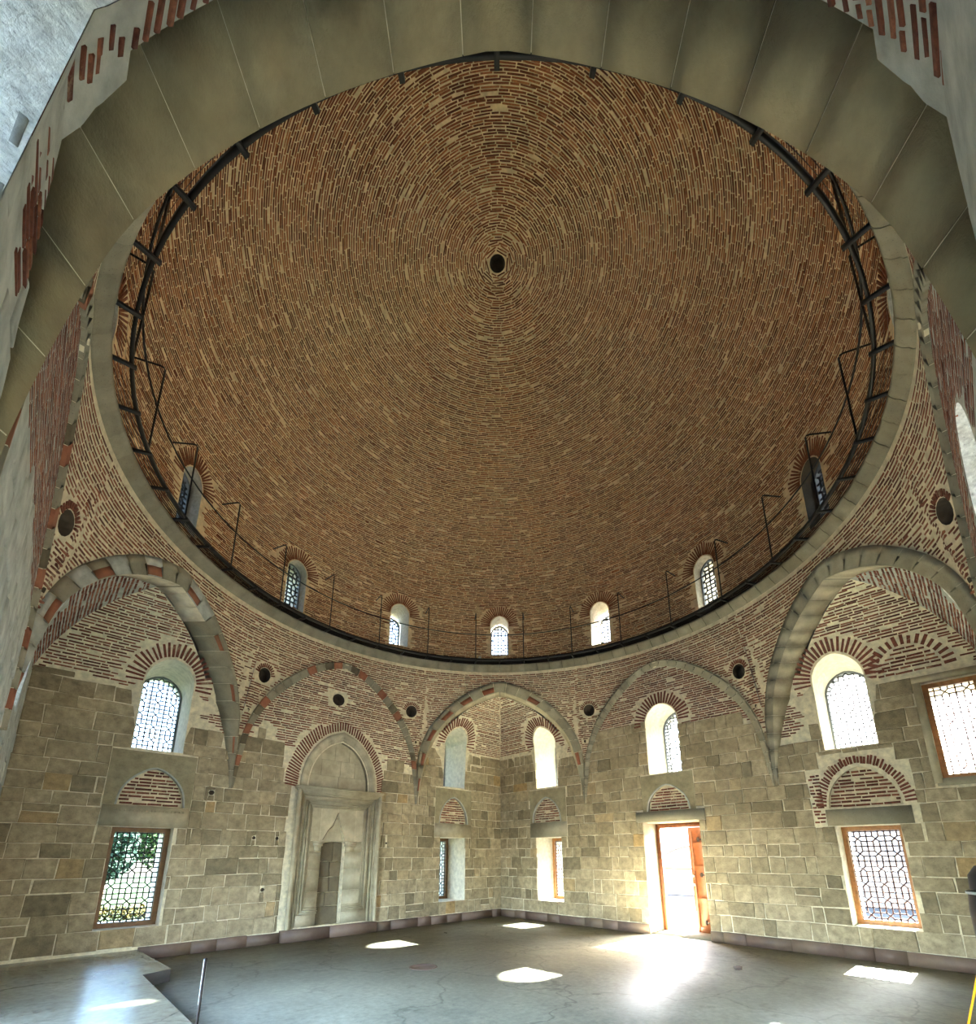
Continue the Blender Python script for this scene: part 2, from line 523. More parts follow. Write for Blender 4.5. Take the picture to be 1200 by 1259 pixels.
TYMP = {'left': [pointed(-3.36, 0.475, 2.47, 3.12), pointed(3.40, 0.475, 2.47, 3.17)],
        'right': [pointed(3.445, 0.475, 2.51, 3.17), pointed(0.0, 0.475, 2.59, 3.15), pointed(-3.43, 0.50, 2.42, 3.10)], 'near_left': [], 'near_right': []}
NICHE = [(-0.245, 0.24), (0.305, 0.24), (0.30, 1.94)] + [(0.30 - 0.21 * t, 1.94 + 0.55 * (t ** 0.8)) for t in (0.3, 0.6, 0.85, 1)] + [(-0.24 + 0.33 * t, 1.94 + 0.55 * (t ** 0.8)) for t in (0.85, 0.6, 0.3, 0)]
MTYMP = None
ARC = [(1, 0), (0.98, 0.22), (0.88, 0.47), (0.68, 0.70), (0.38, 0.89), (0, 1)]
def mih_arch(hw, za, uc=0.07, z0=3.07):
    cv = smooth_curve(ARC, 3)
    return [(uc + hw * a, z0 + (za - z0) * b_) for a, b_ in cv] + [(uc - hw * a, z0 + (za - z0) * b_) for a, b_ in cv[::-1][1:]]
MTYMP = mih_arch(0.71, 4.17)
PUTLOG = {'left': [(-0.12, 5.17, 0.145)], 'right': [], 'near_left': [], 'near_right': []}
def circ(u, z, r, n=14):
    return [(u + r * math.cos(2 * PI * i / n), z + r * math.sin(2 * PI * i / n)) for i in range(n)]
HOLES_SMALL = {'left': [(-2.46, 2.79, 0.05), (-1.62, 1.98, 0.035), (-1.18, 1.98, 0.035), (-1.35, 1.0, 0.04), (1.15, 1.94, 0.035), (1.35, 1.93, 0.025)], 'right': [], 'near_left': [], 'near_right': []}

def wall_outline():
    out = [(-H, 0), (H, 0), (H, ZV)]
    zz = [ZV + (5.93 - ZV) * t for t in np.linspace(0, 1, 12)][1:]
    out += [(H - float(w_off(z)), z) for z in zz]
    out += [(H - (2.48 - float(w_off(z))), z) for z in zz[::-1][1:] if z > 4.93]
    out += [(H - (2.48 - float(w_off(4.9))), 4.9), (2.21, 4.9), (2.21, ZV), (2.154, ZV)]
    arch = [(s, z) for s, z in WA_EX if z > ZV + 0.05]
    out += arch
    out += [(-s, z) for s, z in arch[::-1][1:]]
    out += [(-2.154, ZV), (-2.21, ZV), (-2.21, 4.9), (-H + (2.48 - float(w_off(4.9))), 4.9)]
    out += [(-H + (2.48 - float(w_off(z))), z) for z in zz if z > 4.93]
    out += [(-H + float(w_off(z)), z) for z in zz[::-1][1:]]
    out += [(-H, ZV)]
    return out

OUT_D = 1.25
rng = np.random.default_rng(7)

# stone / brick transition height along each wall
ZT = {'left': [(-5.3, 4.35), (-4.93, 4.62), (-3.95, 4.46), (-3.2, 4.2), (-2.55, 4.0), (-2.1, 3.55), (-1.8, 4.1), (-1.62, 4.36), (-1.38, 3.95), (-1.2, 3.1), (1.35, 3.1), (1.36, 4.0), (2.0, 3.75), (2.1, 4.2), (2.85, 4.42), (5.3, 4.5)],
      'right': [(-5.3, 4.5), (-2.9, 4.3), (-2.72, 3.8), (-2.3, 3.7), (-2.1, 4.0), (-1.95, 4.15), (-1.6, 4.33), (-0.4, 4.45), (0.4, 4.62), (1.56, 4.64), (1.9, 4.3), (2.15, 4.4), (2.6, 4.2), (3.0, 4.5), (5.3, 4.55)],
      'near_left': [(-5.3, 4.3), (-3.0, 4.0), (-2.6, 3.6), (-2.2, 4.0), (5.3, 4.4)], 'near_right': [(-5.3, 4.3), (5.3, 4.3)]}
def ztop(wall, u):
    t = ZT[wall]
    return np.interp(u, [a for a, _ in t], [b_ for _, b_ in t])

COURSES = [0.20, 0.50, 0.77, 1.08, 1.30, 1.60, 1.83, 2.12, 2.42, 2.63, 2.90, 3.13, 3.43, 3.66, 3.97, 4.19, 4.47, 4.70]

# areas of each wall that blocks must leave free (u0,u1,z0,z1)
FREE = {k_: [] for k_ in ('left', 'right', 'near_left', 'near_right')}
SURR = []   # surrounds: wall, uc, tympanum outline, (u0,u1,z0,z1), style
FREE['left'] += [(-1.0, 1.12, 0, 3.1), (-0.97, 1.05, 3.0, 3.85), (-0.8, 0.9, 3.85, 4.6)]
FREE['left'] += [(u - r, u + r, z - r, z + r) for u, z, r in HOLES_SMALL['left']]
FREE['right'] += [(-0.645, 0.63, 0, 2.36), (-0.79, 0.76, 2.36, 2.59)]
FREE['right'] += [(-5.2, -4.36, 2.66, 4.44)]
FREE['near_right'] += [(-0.9, 0.9, 0, 2.6)]
FREE['near_left'] += [(-1.9, 1.9, 0, 3.0)]
for num, wl, ol, dep, st, lb in WIN:
    us = [p[0] for p in ol]; zs = [p[1] for p in ol]
    if len(ol) == 4:
        FREE[wl].append((min(us), max(us), min(zs), max(zs)))
        if wl in ('left', 'right') and num != 10:
            uc = (min(us) + max(us)) / 2
            if wl == 'right' and uc < 0:
                SURR.append((wl, uc, TYMP['right'][2], (-4.02, -2.87, 2.116, 2.42), 'ring'))
                FREE[wl].append((-4.1, -2.68, 2.116, 3.10)); FREE[wl].append((-3.95, -2.9, 3.10, 3.36))
            else:
                ty = [t for t in TYMP[wl] if abs((t[0][0] + t[-1][0]) / 2 - uc) < 0.2][0]
                r_ = (uc - 0.63, uc + 0.63, 2.116, 3.41)
                SURR.append((wl, uc, ty, r_, 'slab'))
                FREE[wl].append(r_)
    else:
        hw = (max(us) - min(us)) / 2
        FREE[wl].append((min(us), max(us), min(zs), max(zs) - hw * 0.7))
SURR.append(('right', 0.0, TYMP['right'][1], (-0.62, 0.60, 2.58, 3.41), 'slab'))
FREE['right'].append((-0.62, 0.60, 2.58, 3.41))

def subtract(rs, cut):
    out = []
    a0, a1, b0, b1 = cut
    for (u0, u1, z0, z1) in rs:
        if u1 <= a0 or u0 >= a1 or z1 <= b0 or z0 >= b1:
            out.append((u0, u1, z0, z1)); continue
        if u0 < a0: out.append((u0, a0, z0, z1))
        if u1 > a1: out.append((a1, u1, z0, z1))
        c0, c1 = max(u0, a0), min(u1, a1)
        if z0 < b0: out.append((c0, c1, z0, b0))
        if z1 > b1: out.append((c0, c1, b1, z1))
    return out

def block_mesh(face, r4, proud, jit=0.010, joint=None, cham=0.013, dep0=0.02):
    u0, u1, z0, z1 = r4
    if joint is None: joint = random.choice([0.003, 0.005, 0.006, 0.009])
    u0 += joint; u1 -= joint; z0 += joint; z1 -= joint
    ch = min(cham, 0.3 * (u1 - u0), 0.3 * (z1 - z0))
    J = lambda: (random.random() - 0.5) * 2 * jit
    cor = [(u0 + J(), z0 + J()), (u1 + J(), z0 + J()), (u1 + J(), z1 + J()), (u0 + J(), z1 + J())]
    cu, cz = (u0 + u1) / 2, (z0 + z1) / 2
    V = []
    for d, e in ((dep0, 0), (-proud * 0.35, 0), (-proud, ch)):
        for (u, z) in cor:
            V.append(PF(face, u + (e if u < cu else -e), z + (e if z < cz else -e), d + (J() * 0.35 if d < 0 else 0)))
    Q = [[8, 9, 10, 11]]
    for lv in (0, 4):
        for j in range(4):
            j2 = (j + 1) % 4
            Q.append([lv + j, lv + j2, lv + 4 + j2, lv + 4 + j])
    return V, Q

def wall_blocks(face, parent, as_stuff=False):
    random.seed(hash(face) % 1000 if False else {'left': 11, 'right': 23, 'near_left': 31, 'near_right': 47}[face])
    acc = Acc()
    cnt = 0
    todo = []
    for ci in range(len(COURSES) - 1):
        z0, z1 = COURSES[ci], COURSES[ci + 1]
        u = -H + random.random() * 0.1
        prev = -H
        rs = []
        while u < H:
            wd = random.choice([0.22, 0.27, 0.32, 0.38, 0.45, 0.54])
            if random.random() < 0.10: wd = 0.17
            if abs(prev) > 3.9 and prev < 0: wd *= 1.15
            nx = min(H, prev + wd)
            if H - nx < 0.18: nx = H
            rs.append((prev, nx, z0, z1))
            prev = nx
            u = nx
        for cut in FREE[face]:
            rs = subtract(rs, cut)
        for r4 in rs:
            if r4[1] - r4[0] < 0.06 or r4[3] - r4[2] < 0.05: continue
            uc = (r4[0] + r4[1]) / 2
            zt = float(ztop(face, uc))
            if (r4[2] + r4[3]) / 2 > zt: continue
            if r4[3] - r4[2] > 0.24 and r4[1] - r4[0] > .3 and random.random() < 0.05:
                zm = r4[2] + (r4[3] - r4[2]) * random.uniform(.4, .6)
                todo += [(r4[0], r4[1], r4[2], zm), (r4[0], r4[1], zm, r4[3])]
                continue
            todo.append(r4)
    area = lambda r: (r[1] - r[0]) * (r[3] - r[2])
    order = sorted(range(len(todo)), key=lambda i: -area(todo[i]))
    keep = set(order[:298])
    for i, r4 in enumerate(todo):
        V, Q = block_mesh(face, r4, 0.006 + random.random() * 0.012)
        if as_stuff or i not in keep:
            acc.add(V, Q)
        else:
            new_obj('stone_block', mesh(V, Q), 'stone', parent)
    if acc.V:
        acc.build('small_stonework', 'plaster' if as_stuff else 'stone', parent, kind='stuff')

def inside_any(u, z, polys):
    return any(in_poly((u, z), p) for p in polys)

def surf_normal(fn, u, z, e=0.01):
    a = fn(u + e, z) - fn(u - e, z)
    b_ = fn(u, z + e) - fn(u, z - e)
    a /= np.linalg.norm(a); b_ = b_ / np.linalg.norm(b_)
    return a, b_

def brick_field(acc, fn, centre, urange_of_z, z0, z1, pitch, reject, thick=0.54, lmin=0.13, lmax=0.24, proud=0.0028, seed=1, single=None):
    """courses of bricks over surface fn(u,z); centre = a point the normals should face"""
    R = random.Random(seed)
    C, T, B, Nn, hx, hy, d1 = [], [], [], [], [], [], []
    z = z0
    while z < z1:
        rngs = urange_of_z(z)
        step = pitch
        for (ua, ub) in rngs:
            if ub - ua < 0.05: continue
            um = (ua + ub) / 2
            b_ = fn(um, z + 0.01) - fn(um, z - 0.01)
            slope = np.linalg.norm(b_) / 0.02
            step = pitch / max(1, slope)
            u = ua - R.random() * 0.2
            wav = R.uniform(-.006, .006)
            while u < ub:
                L = R.uniform(lmin, lmax) * (0.55 if R.random() < 0.22 else 1)
                a0, a1 = max(u, ua), min(u + L, ub)
                u += L + R.uniform(0.012, 0.022)
                if a1 - a0 < 0.045: continue
                uc = (a0 + a1) / 2
                zz = z + wav + R.uniform(-.005, .005)
                if reject(uc, zz) or reject(a0, zz) or reject(a1, zz) or R.random() < 0.025: continue
                p = fn(uc, zz)
                t = fn(uc + 0.01, zz) - fn(uc - 0.01, zz)
                b2 = fn(uc, zz + 0.01) - fn(uc, zz - 0.01)
                lt = np.linalg.norm(t)
                t = t / lt; b2 = b2 / np.linalg.norm(b2)
                n = np.cross(t, b2)
                if np.dot(n, centre - p) < 0: n = -n
                ang = R.uniform(-.03, .03)
                C.append(p); T.append(t + b2 * ang); B.append(b2 - t * ang); Nn.append(n)
                hx.append((a1 - a0) / 2 * lt / 0.02); hy.append(pitch * thick / 2 * R.uniform(0.82, 1.12)); d1.append(proud * R.uniform(0.3, 1.7))
        z += step
    if C:
        if single is None:
            acc.boxes(C, T, B, Nn, hx, hy, -0.02, np.array(d1))
        else:
            for i in range(len(C)):
                a_ = acc
                if single(C[i]):
                    a_ = Acc()
                    single.out.append(a_)
                a_.boxes([C[i]], [T[i]], [B[i]], [Nn[i]], hx[i], hy[i], -0.02, d1[i])

def in_view(P, margin=30):
    d = np.asarray(P) - EYE
    z = d @ _F
    if z < 0.05: return False
    x, y = PPX + FPX * (d @ _X) / z, PPY - FPX * (d @ _Y) / z
    return -margin < x < 1200 + margin and -margin < y < 1259 + margin
def near_brick(P):
    return np.linalg.norm(np.asarray(P) - EYE) < 3.3 and in_view(P)
near_brick.out = []

CEN = np.array([0, 0, 5.0])
MIDC = np.array([0, 0, 4.0])

# fan of radial bricks round an arch; returns list of (V,Q) for single bricks
def fan_bricks(fn, uc, zc, rin, rout, a0, a1, n, centre, thick=0.036, squash=1.0, proud=0.010):
    out = []
    for i in range(n):
        a = a0 + (a1 - a0) * (i + 0.5) / n + random.uniform(-.012, .012)
        ro = rout * random.uniform(0.95, 1.03)
        ri = rin * random.uniform(1.0, 1.03)
        rm = (ri + ro) / 2
        ca, sa = math.cos(a), math.sin(a)
        p = fn(uc + rm * ca, zc + rm * sa * squash)
        q = fn(uc + (rm + .02) * ca, zc + (rm + .02) * sa * squash)
        b_ = q - p; b_ /= np.linalg.norm(b_)
        q2 = fn(uc + rm * ca - .02 * sa, zc + (rm * sa + .02 * ca) * squash)
        t = q2 - p; t /= np.linalg.norm(t)
        n_ = np.cross(t, b_)
        if np.dot(n_, centre - p) < 0: n_ = -n_
        A = Acc()
        hh = thick / 2 * random.uniform(0.85, 1.1)
        A.boxes([p], [b_], [t], [n_], (ro - ri) / 2, hh, -0.02, proud * random.uniform(.7, 1.3))
        out.append((A.V[0], A.Q[0]))
    return out

# ------------------------------------------------------------------ floor
A = Acc()
A.box((-6.45, -6.45, -0.2), (6.45, 6.45, 0.0))
fl = A.build('floor', 'floor')
tag(fl, 'polished grey-green screed floor with dark stains and sun patches', 'floor', kind='structure')

# ------------------------------------------------------------------ walls
WLABEL = {'left': 'tall ashlar and brick wall with the marble mihrab, left of the far corner', 'right': 'tall ashlar and brick wall with the doorway, right of the far corner',
          'near_left': 'pale plastered wall seen edge-on at the left picture border', 'near_right': 'brick and plaster wall seen edge-on at the right picture border'}
WALLS = {}
FULL_OUT = [(-OUT_D - H, -0.2), (OUT_D + H, -0.2), (OUT_D + H, 7.0), (-OUT_D - H, 7.0)]
for wl in ('left', 'right', 'near_left', 'near_right'):
    opens = [ol for n_, w_, ol, *_ in WIN if w_ == wl] + EXTRA_OPEN[wl]
    recess = [(t, 0.07) for t in TYMP[wl]] + ([(NICHE, 0.22), (MTYMP, 0.10)] if wl == 'left' else [])
    holes = [[(u, max(z, 0.0) if z > 0.001 else 0.0005) for u, z in o] for o in opens] + [r for r, _ in recess]
    pots = [(circ(u, z, r), 0.28) for u, z, r in PUTLOG[wl]] + [(circ(u, z, r, 6), 0.12) for u, z, r in HOLES_SMALL[wl] if not in_poly((u, z), rect(-9, -8, 0, 1))]
    holes += [p for p, _ in pots]
    ext = []
    for sgn in (-1, 1):
        for z in np.arange(4.55, 5.9, 0.12):
            wo = float(w_off(z))
            for t in np.linspace(0.04, 0.96, 9):
                a = wo + (2.48 - 2 * wo) * t
                p = (sgn * (H - a), float(z))
                if not inside_any(p[0], p[1], holes): ext.append(p)
    fnw = lambda u, z, wl=wl: PF(wl, u, z, float(wall_dep(u, z)) + (0.0012 if wl.startswith('near') else 0.004))
    me = cdt_fill(wall_outline(), holes, ext, fnw)
    wo_ = new_obj('wall_' + wl, me, 'joint' if wl in ('left', 'right') else 'plaster')
    tag(wo_, WLABEL[wl], 'wall', kind='structure')
    WALLS[wl] = wo_
    # reveals, recess sides and backs
    for ol in opens:
        n_ = len(ol)
        V, Q = [], []
        us = [p[0] for p in ol]; uc = (min(us) + max(us)) / 2
        for (u, z) in ol:
            V.append(PF(wl, u, z, float(wall_dep(u, z)) + 0.004))
            V.append(PF(wl, u, z, 0.75 if ol is DOOR else OUT_D))
        if ol is DOOR:
            for (u, z), (u2, z2) in zip(DOOR, DOOR_OUT):
                V += [PF(wl, u, z, 0.75), PF(wl, u2, z2, OUT_D)]
        for i in range(n_):
            j = (i + 1) % n_
            Q.append([2 * i, 2 * j, 2 * j + 1, 2 * i + 1])
            if ol is DOOR: Q.append([8 + 2 * i, 8 + 2 * j, 8 + 2 * j + 1, 8 + 2 * i + 1])
        new_obj('reveal', mesh(V, Q), 'stone_cut' if ol is DOOR else ('stone_speck' if wl.startswith('near') else 'reveal'), wo_)
    for ol, d in recess + pots:
        n_ = len(ol)
        V, Q = [], []
        for (u, z) in ol:
            V.append(PF(wl, u, z, 0.0)); V.append(PF(wl, u, z, d))
        for i in range(n_):
            j = (i + 1) % n_
            Q.append([2 * i, 2 * j, 2 * j + 1, 2 * i + 1])
        Q.append([2 * i + 1 for i in range(n_)])
        ispot = any(ol is p for p, _ in pots)
        new_obj('putlog_hole' if ispot else 'recess', mesh(V, Q), 'dark_pot' if ispot else ('joint' if ol is NICHE else ('marble' if ol is MTYMP else 'mortar')), wo_)
    # outer skin
    me = cdt_fill(FULL_OUT, [[(u, z if z > 0.001 else 0.0) for u, z in (DOOR_OUT if o is DOOR else o)] for o in opens], [], lambda u, z, wl=wl: PF(wl, u, z, OUT_D))
    new_obj('outer_face', me, 'facade', wo_)
    wall_blocks(wl, wo_, as_stuff=wl.startswith('near'))
    # bricks of the lunette and the squinch vault halves
    rings = []
    for n_, w_, ol, dep, st, lb in WIN:
        if w_ != wl or len(ol) == 4: continue
        us = [p[0] for p in ol]; zs = [p[1] for p in ol]
        hw = (max(us) - min(us)) / 2; uc = (max(us) + min(us)) / 2
        zc = max(zs) - hw * 1.12
        rings.append((uc, zc, hw, max(zs), min(zs)))
    def rej(u, z, wl=wl, rings=rings):
        if z < float(ztop(wl, u)) + 0.02 and not (wl == 'right' and False): return True
        for (uc, zc, hw, za, zb) in rings:
            if abs(u - uc) < hw + 0.02 and zb - 0.02 < z < zc + 0.05: return True
            if z > zc - 0.08 and math.hypot(u - uc, (z - zc) / 1.05) < hw + (0.03 if wl.startswith('near') else 0.30): return True
        if wl == 'left':
            if math.hypot((u - 0.07) / (1.28 if u < 0 else 1.2), (z - 3.1) / 1.5) < 1 and z > 3.0: return True
        for (hu, hz, hr) in PUTLOG[wl]:
            if math.hypot(u - hu, z - hz) < hr + (0.10 if z > hz - .03 else 0.015): return True
        if wl == 'right' and math.hypot(u + 4.36, z - 4.55) < 0.6 and z > 4.5: return True
        return False
    acc = Acc()
    sd = {'left': 3, 'right': 5, 'near_left': 8, 'near_right': 9}[wl]
    fnb = lambda u, z, wl=wl: PF(wl, u, z, float(wall_dep(u, z)))
    def ur_mid(z):
        s = float(s_of_z(WA_IN, z)) if z < 5.96 else 0
        return [(-s, s)]
    brick_field(acc, fnb, MIDC, ur_mid, 3.55, 5.92, 0.052, rej, seed=sd, proud=0.0006 if wl.startswith('near') else 0.0028)
    for sgn in (-1, 1):
        def ur_c(z, sgn=sgn):
            wo = float(w_off(z))
            a, b_ = H - (2.48 - wo) + 0.01, H - wo - 0.01
            if z < ZV: a, b_ = 2.2, H - 0.01
            return [(a, b_)] if sgn > 0 else [(-b_, -a)]
        brick_field(acc, fnb, MIDC, ur_c, 3.55, 5.9, 0.052 if not wl.startswith('near') else 0.06, rej, seed=sd + 20 + sgn, proud=0.005 if wl.startswith('near') else 0.0028, single=near_brick if wl.startswith('near') else None)
    acc.build('brickwork', 'brick', wo_, kind='stuff')
    for a_ in near_brick.out: a_.build('brick', 'brick', wo_)
    near_brick.out = []
    # radial bricks over the upper windows: single pieces
    for (uc, zc, hw, za, zb) in rings:
        if wl.startswith('near'): continue
        for V, Q in fan_bricks(fnb, uc, zc, hw + 0.02, hw + 0.29, -0.10, PI + 0.10, 25, MIDC, 0.042, 1.05):
            new_obj('brick', mesh(V, Q), 'brick', wo_)
if True:
    wo_ = WALLS['right']
    fnb = lambda u, z: PF('right', u, z, float(wall_dep(u, z)))
    for V, Q in fan_bricks(fnb, -4.36, 4.55, 0.42, 0.58, 0.0, PI, 17, MIDC, 0.05):
        new_obj('brick', mesh(V, Q), 'brick', wo_)
    acc = Acc()
    brick_field(acc, fnb, MIDC, lambda z: [(-4.36 - math.sqrt(max(0, .4 ** 2 - (z - 4.55) ** 2)), -4.36 + math.sqrt(max(0, .4 ** 2 - (z - 4.55) ** 2)))], 4.57, 4.93, 0.064, lambda u, z: False, seed=77)
    # brick ring of the blind arch over the low window and the ragged brick strip beside it
    fn0 = lambda u, z: PF('right', u, z, 0)
    brick_field(acc, fn0, MIDC, lambda z: [(-2.86, -2.69)], 2.20, 3.05, 0.062, lambda u, z: False, lmin=.1, lmax=.17, seed=78)
    acc.build('blind_arch_infill', 'brick', wo_, kind='stuff')
    for V, Q in fan_bricks(fn0, -3.43, 2.44, 0.52, 0.67, 0.02, PI - 0.02, 40, MIDC, 0.036, 1.32):
        new_obj('brick', mesh(V, Q), 'brick', wo_)

# roof between the square and the drum, keeps daylight out of the seams
V, Q = [], []
nn = 96
for i in range(nn):
    a = 2 * PI * i / nn
    c_, s_ = math.cos(a), math.sin(a)
    k_ = (H + OUT_D) / max(abs(c_), abs(s_))
    V += [(6.2 * c_, 6.2 * s_, 6.95), (k_ * c_, k_ * s_, 6.95)]
for i in range(nn):
    j = (i + 1) % nn
    Q.append([2 * i, 2 * i + 1, 2 * j + 1, 2 * j])
ro = new_obj('roof', mesh(V, Q), 'facade')
tag(ro, 'roof ledge outside around the dome drum', 'roof', kind='structure')

# ------------------------------------------------------------------ octagon band (pendentives) between arches and cornice
def oct_ex(face):
    return SQ_EX if face.startswith('sq') else WA_EX
def oct_fn(face):
    ex = oct_ex(face)
    def f(s, z):
        ze = max(4.0, float(z_of_s(ex, min(abs(s), 2.12))))
        t = min(1.0, max(0.0, (z - ze) / (ZTOP - ze)))
        rp = math.hypot(H, s)
        r = rp + (5.19 - rp) * t
        p = PF(face, s, z, 0.0)
        return np.array([p[0] * r / rp, p[1] * r / rp, z])
    return f
POTS = [(-1.87, 5.28, 0.155), (1.87, 5.28, 0.155), (-2.06, 4.50, 0.035), (2.06, 4.50, 0.035)]
band = empty('ceiling_pendentives', (0, 0, 3.0), 'brick pendentive band rising from the eight arches to the stone cornice', 'pendentive', kind='structure')
for fi, face in enumerate(FACE):
    ex = oct_ex(face)
    fn = oct_fn(face)
    up = [(s, z) for s, z in ex if z > 4.0]
    outer = [(-VX, 3.3)] + [(-s, z) for s, z in up] + [(s, z) for s, z in up[::-1][1:]] + [(VX, z) for z in np.linspace(3.3, ZTOP, 26)] + [(s_, ZTOP) for s_ in np.linspace(VX, -VX, 26)[1:]] + [(-VX, z) for z in np.linspace(ZTOP, 3.3, 26)[1:-1]]
    pots = POTS if face in ('left', 'right', 'near_left', 'near_right') else []
    holes = [circ(u, z, r, 14 if r > .1 else 6) for u, z, r in pots]
    ext = [(s, z) for s in np.linspace(-2.1, 2.1, 25) for z in np.arange(4.0, 6.4, 0.14) if z > float(z_of_s(ex, s)) + 0.03 and not any(math.hypot(s - u, z - zz) < r + .02 for u, zz, r in pots)]
    ext = [e for e in ext if in_poly(e, outer)]
    new_obj('mortar_bed', cdt_fill(outer, holes, ext, lambda u, z, fn=fn: fn(u, z) * np.array([1.0003, 1.0003, 1])), 'mortar', band)
    for (u, z, r), hl in zip(pots, holes):
        V, Q = [], []
        n_ = len(hl)
        (nx, ny), _ = FACE[face]
        for (a, b_) in hl:
            p = fn(a, b_)
            V += [p, p + np.array([nx, ny, 0.12]) * (0.30 if r > .1 else .1)]
        for i in range(n_):
            j = (i + 1) % n_
            Q.append([2 * i, 2 * j, 2 * j + 1, 2 * i + 1])
        Q.append([2 * i + 1 for i in range(n_)])
        new_obj('putlog_hole', mesh(V, Q), 'dark_pot', band)
        if r > .1:
            for V, Q in fan_bricks(fn, u, z, r + 0.01, r + 0.10, 0.1, PI - 0.1, 13, CEN, 0.03):
                new_obj('brick', mesh(V, Q), 'brick', band)
    def ur(z, ex=ex):
        if z >= ex[-1][1] + 0.02: return [(-VX, VX)]
        s = float(s_of_z(ex, z)) + 0.02
        return [(-VX, -s), (s, VX)]
    def rj(u, z, pots=pots):
        return any(math.hypot(u - hu, z - hz) < hr + (0.10 if hr > .1 and z > hz else 0.02) for hu, hz, hr in pots)
    acc = Acc()
    if face != 'sq_near': brick_field(acc, fn, CEN, ur, 3.45, ZTOP - 0.05, 0.051, rj, seed=100 + fi, proud=0.0008 if face.startswith('near') else 0.0025)
    if acc.V: acc.build('brickwork', 'brick', band, kind='stuff')

# ------------------------------------------------------------------ arches: squinch arches with deep soffit, thin wall arches
def arc_param(curve_in, curve_ex):
    I = np.vstack([curve_in * [1, 1], (curve_in * [-1, 1])[::-1][1:]])
    E = np.vstack([curve_ex * [1, 1], (curve_ex * [-1, 1])[::-1][1:]])
    d = np.r_[0, np.cumsum(np.linalg.norm(np.diff((I + E) / 2, axis=0), axis=1))]
    d /= d[-1]
    return I, E, d
def at(curve, d, t):
    return np.array([np.interp(t, d, curve[:, 0]), np.interp(t, d, curve[:, 1])])

def soffit_look(face, t):
    if face == 'sq_right': return 'stone_pale' if 0.05 < t < 0.95 else None
    if face == 'sq_far': return 'stone_pale'
    # t runs from +s to -s: on the left squinch +s is its left leg
    if face == 'sq_left': return 'plaster_white' if t < 0.62 else None
    return None
def build_arch(face, parent, I, E, d, n, kind, colours):
    for i in range(-1, n):
        t0, t1 = i / n, (i + 1) / n
        gap = 0.00045
        core = i < 0
        if core: t0, t1, gap = 0.0, 1.0, 0.002
        prof = []
        for t in np.linspace(t0 + gap, t1 - gap, 80 if core else 4):
            a, b_ = at(I, d, t), at(E, d, t)
            cs = 0.004 if core else 0.0
            mid = a + (b_ - a) * (0.60 if core else 0.58)
            w7, w75 = (0.72, 0.77) if core else (0.70, 0.75)
            if core: a = a + (b_ - a) * 0.02
            if core: b_ = b_ - (b_ - a) * 0.02
            if kind == 'squinch':
                # soffit back edge stops where it meets the wall
                back = min(0.41 + 0.02 * math.sin(i * 2.3), 7.354 - H - abs(a[0]) + 0.02)
                back = max(0.03, back)
                backE = min(0.41, max(0.02, 7.354 - H - abs(b_[0]) + 0.02))
                prof.append([PF(face, a[0], a[1], back), PF(face, a[0], a[1], cs), PF(face, mid[0], mid[1], cs), PF(face, mid[0], mid[1], -0.03 + cs),
                             PF(face, b_[0], b_[1], -0.03 + cs), PF(face, b_[0], b_[1], backE)])
            else:
                prof.append([PF(face, a[0], a[1], 0.06), PF(face, a[0], a[1], -0.035 + cs), PF(face, a[0] + (b_[0] - a[0]) * w7, a[1] + (b_[1] - a[1]) * w7, -0.035 + cs),
                             PF(face, a[0] + (b_[0] - a[0]) * w75, a[1] + (b_[1] - a[1]) * w75, -0.055 + cs), PF(face, b_[0], b_[1], -0.055 + cs), PF(face, b_[0], b_[1], 0.06)])
        A = Acc()
        A.sweep(prof)
        A.build('joint_mortar' if core else 'voussoir', 'joint' if core else colours(i), parent)
        if kind != 'squinch' or core or face == 'sq_near': continue
        # facing stones of the soffit and, on some stones, a red painted patch on the face band
        sm = soffit_look(face, (i + .5) / n)
        if sm:
            pr = []
            for t in np.linspace(t0 + gap, t1 - gap, 3):
                a, b_ = at(I, d, t), at(E, d, t)
                back = max(0.03, min(0.40 + 0.03 * math.sin(i * 2.3), 7.354 - H - abs(a[0]) + 0.01))
                c = a - (b_ - a) * 0.03
                pr.append([PF(face, a[0], a[1], 0.012), PF(face, c[0], c[1], 0.012), PF(face, c[0], c[1], back), PF(face, a[0], a[1], back)])
            A = Acc(); A.sweep(pr); A.build('soffit_stone', sm, parent)
        if (face == 'sq_left' and i % 3 == 1) or (face == 'sq_far' and i % 2 == 1 and (i < 12 or i % 3 == 0)):
            pr = []
            for t in np.linspace(t0 + gap, t1 - gap, 3):
                a, b_ = at(I, d, t), at(E, d, t)
                c0, c1 = a + (b_ - a) * .06, a + (b_ - a) * .54
                pr.append([PF(face, c0[0], c0[1], 0.004), PF(face, c0[0], c0[1], -0.004), PF(face, c1[0], c1[1], -0.004), PF(face, c1[0], c1[1], 0.004)])
            A = Acc(); A.sweep(pr); A.build('red_facing', 'stone_red', parent)

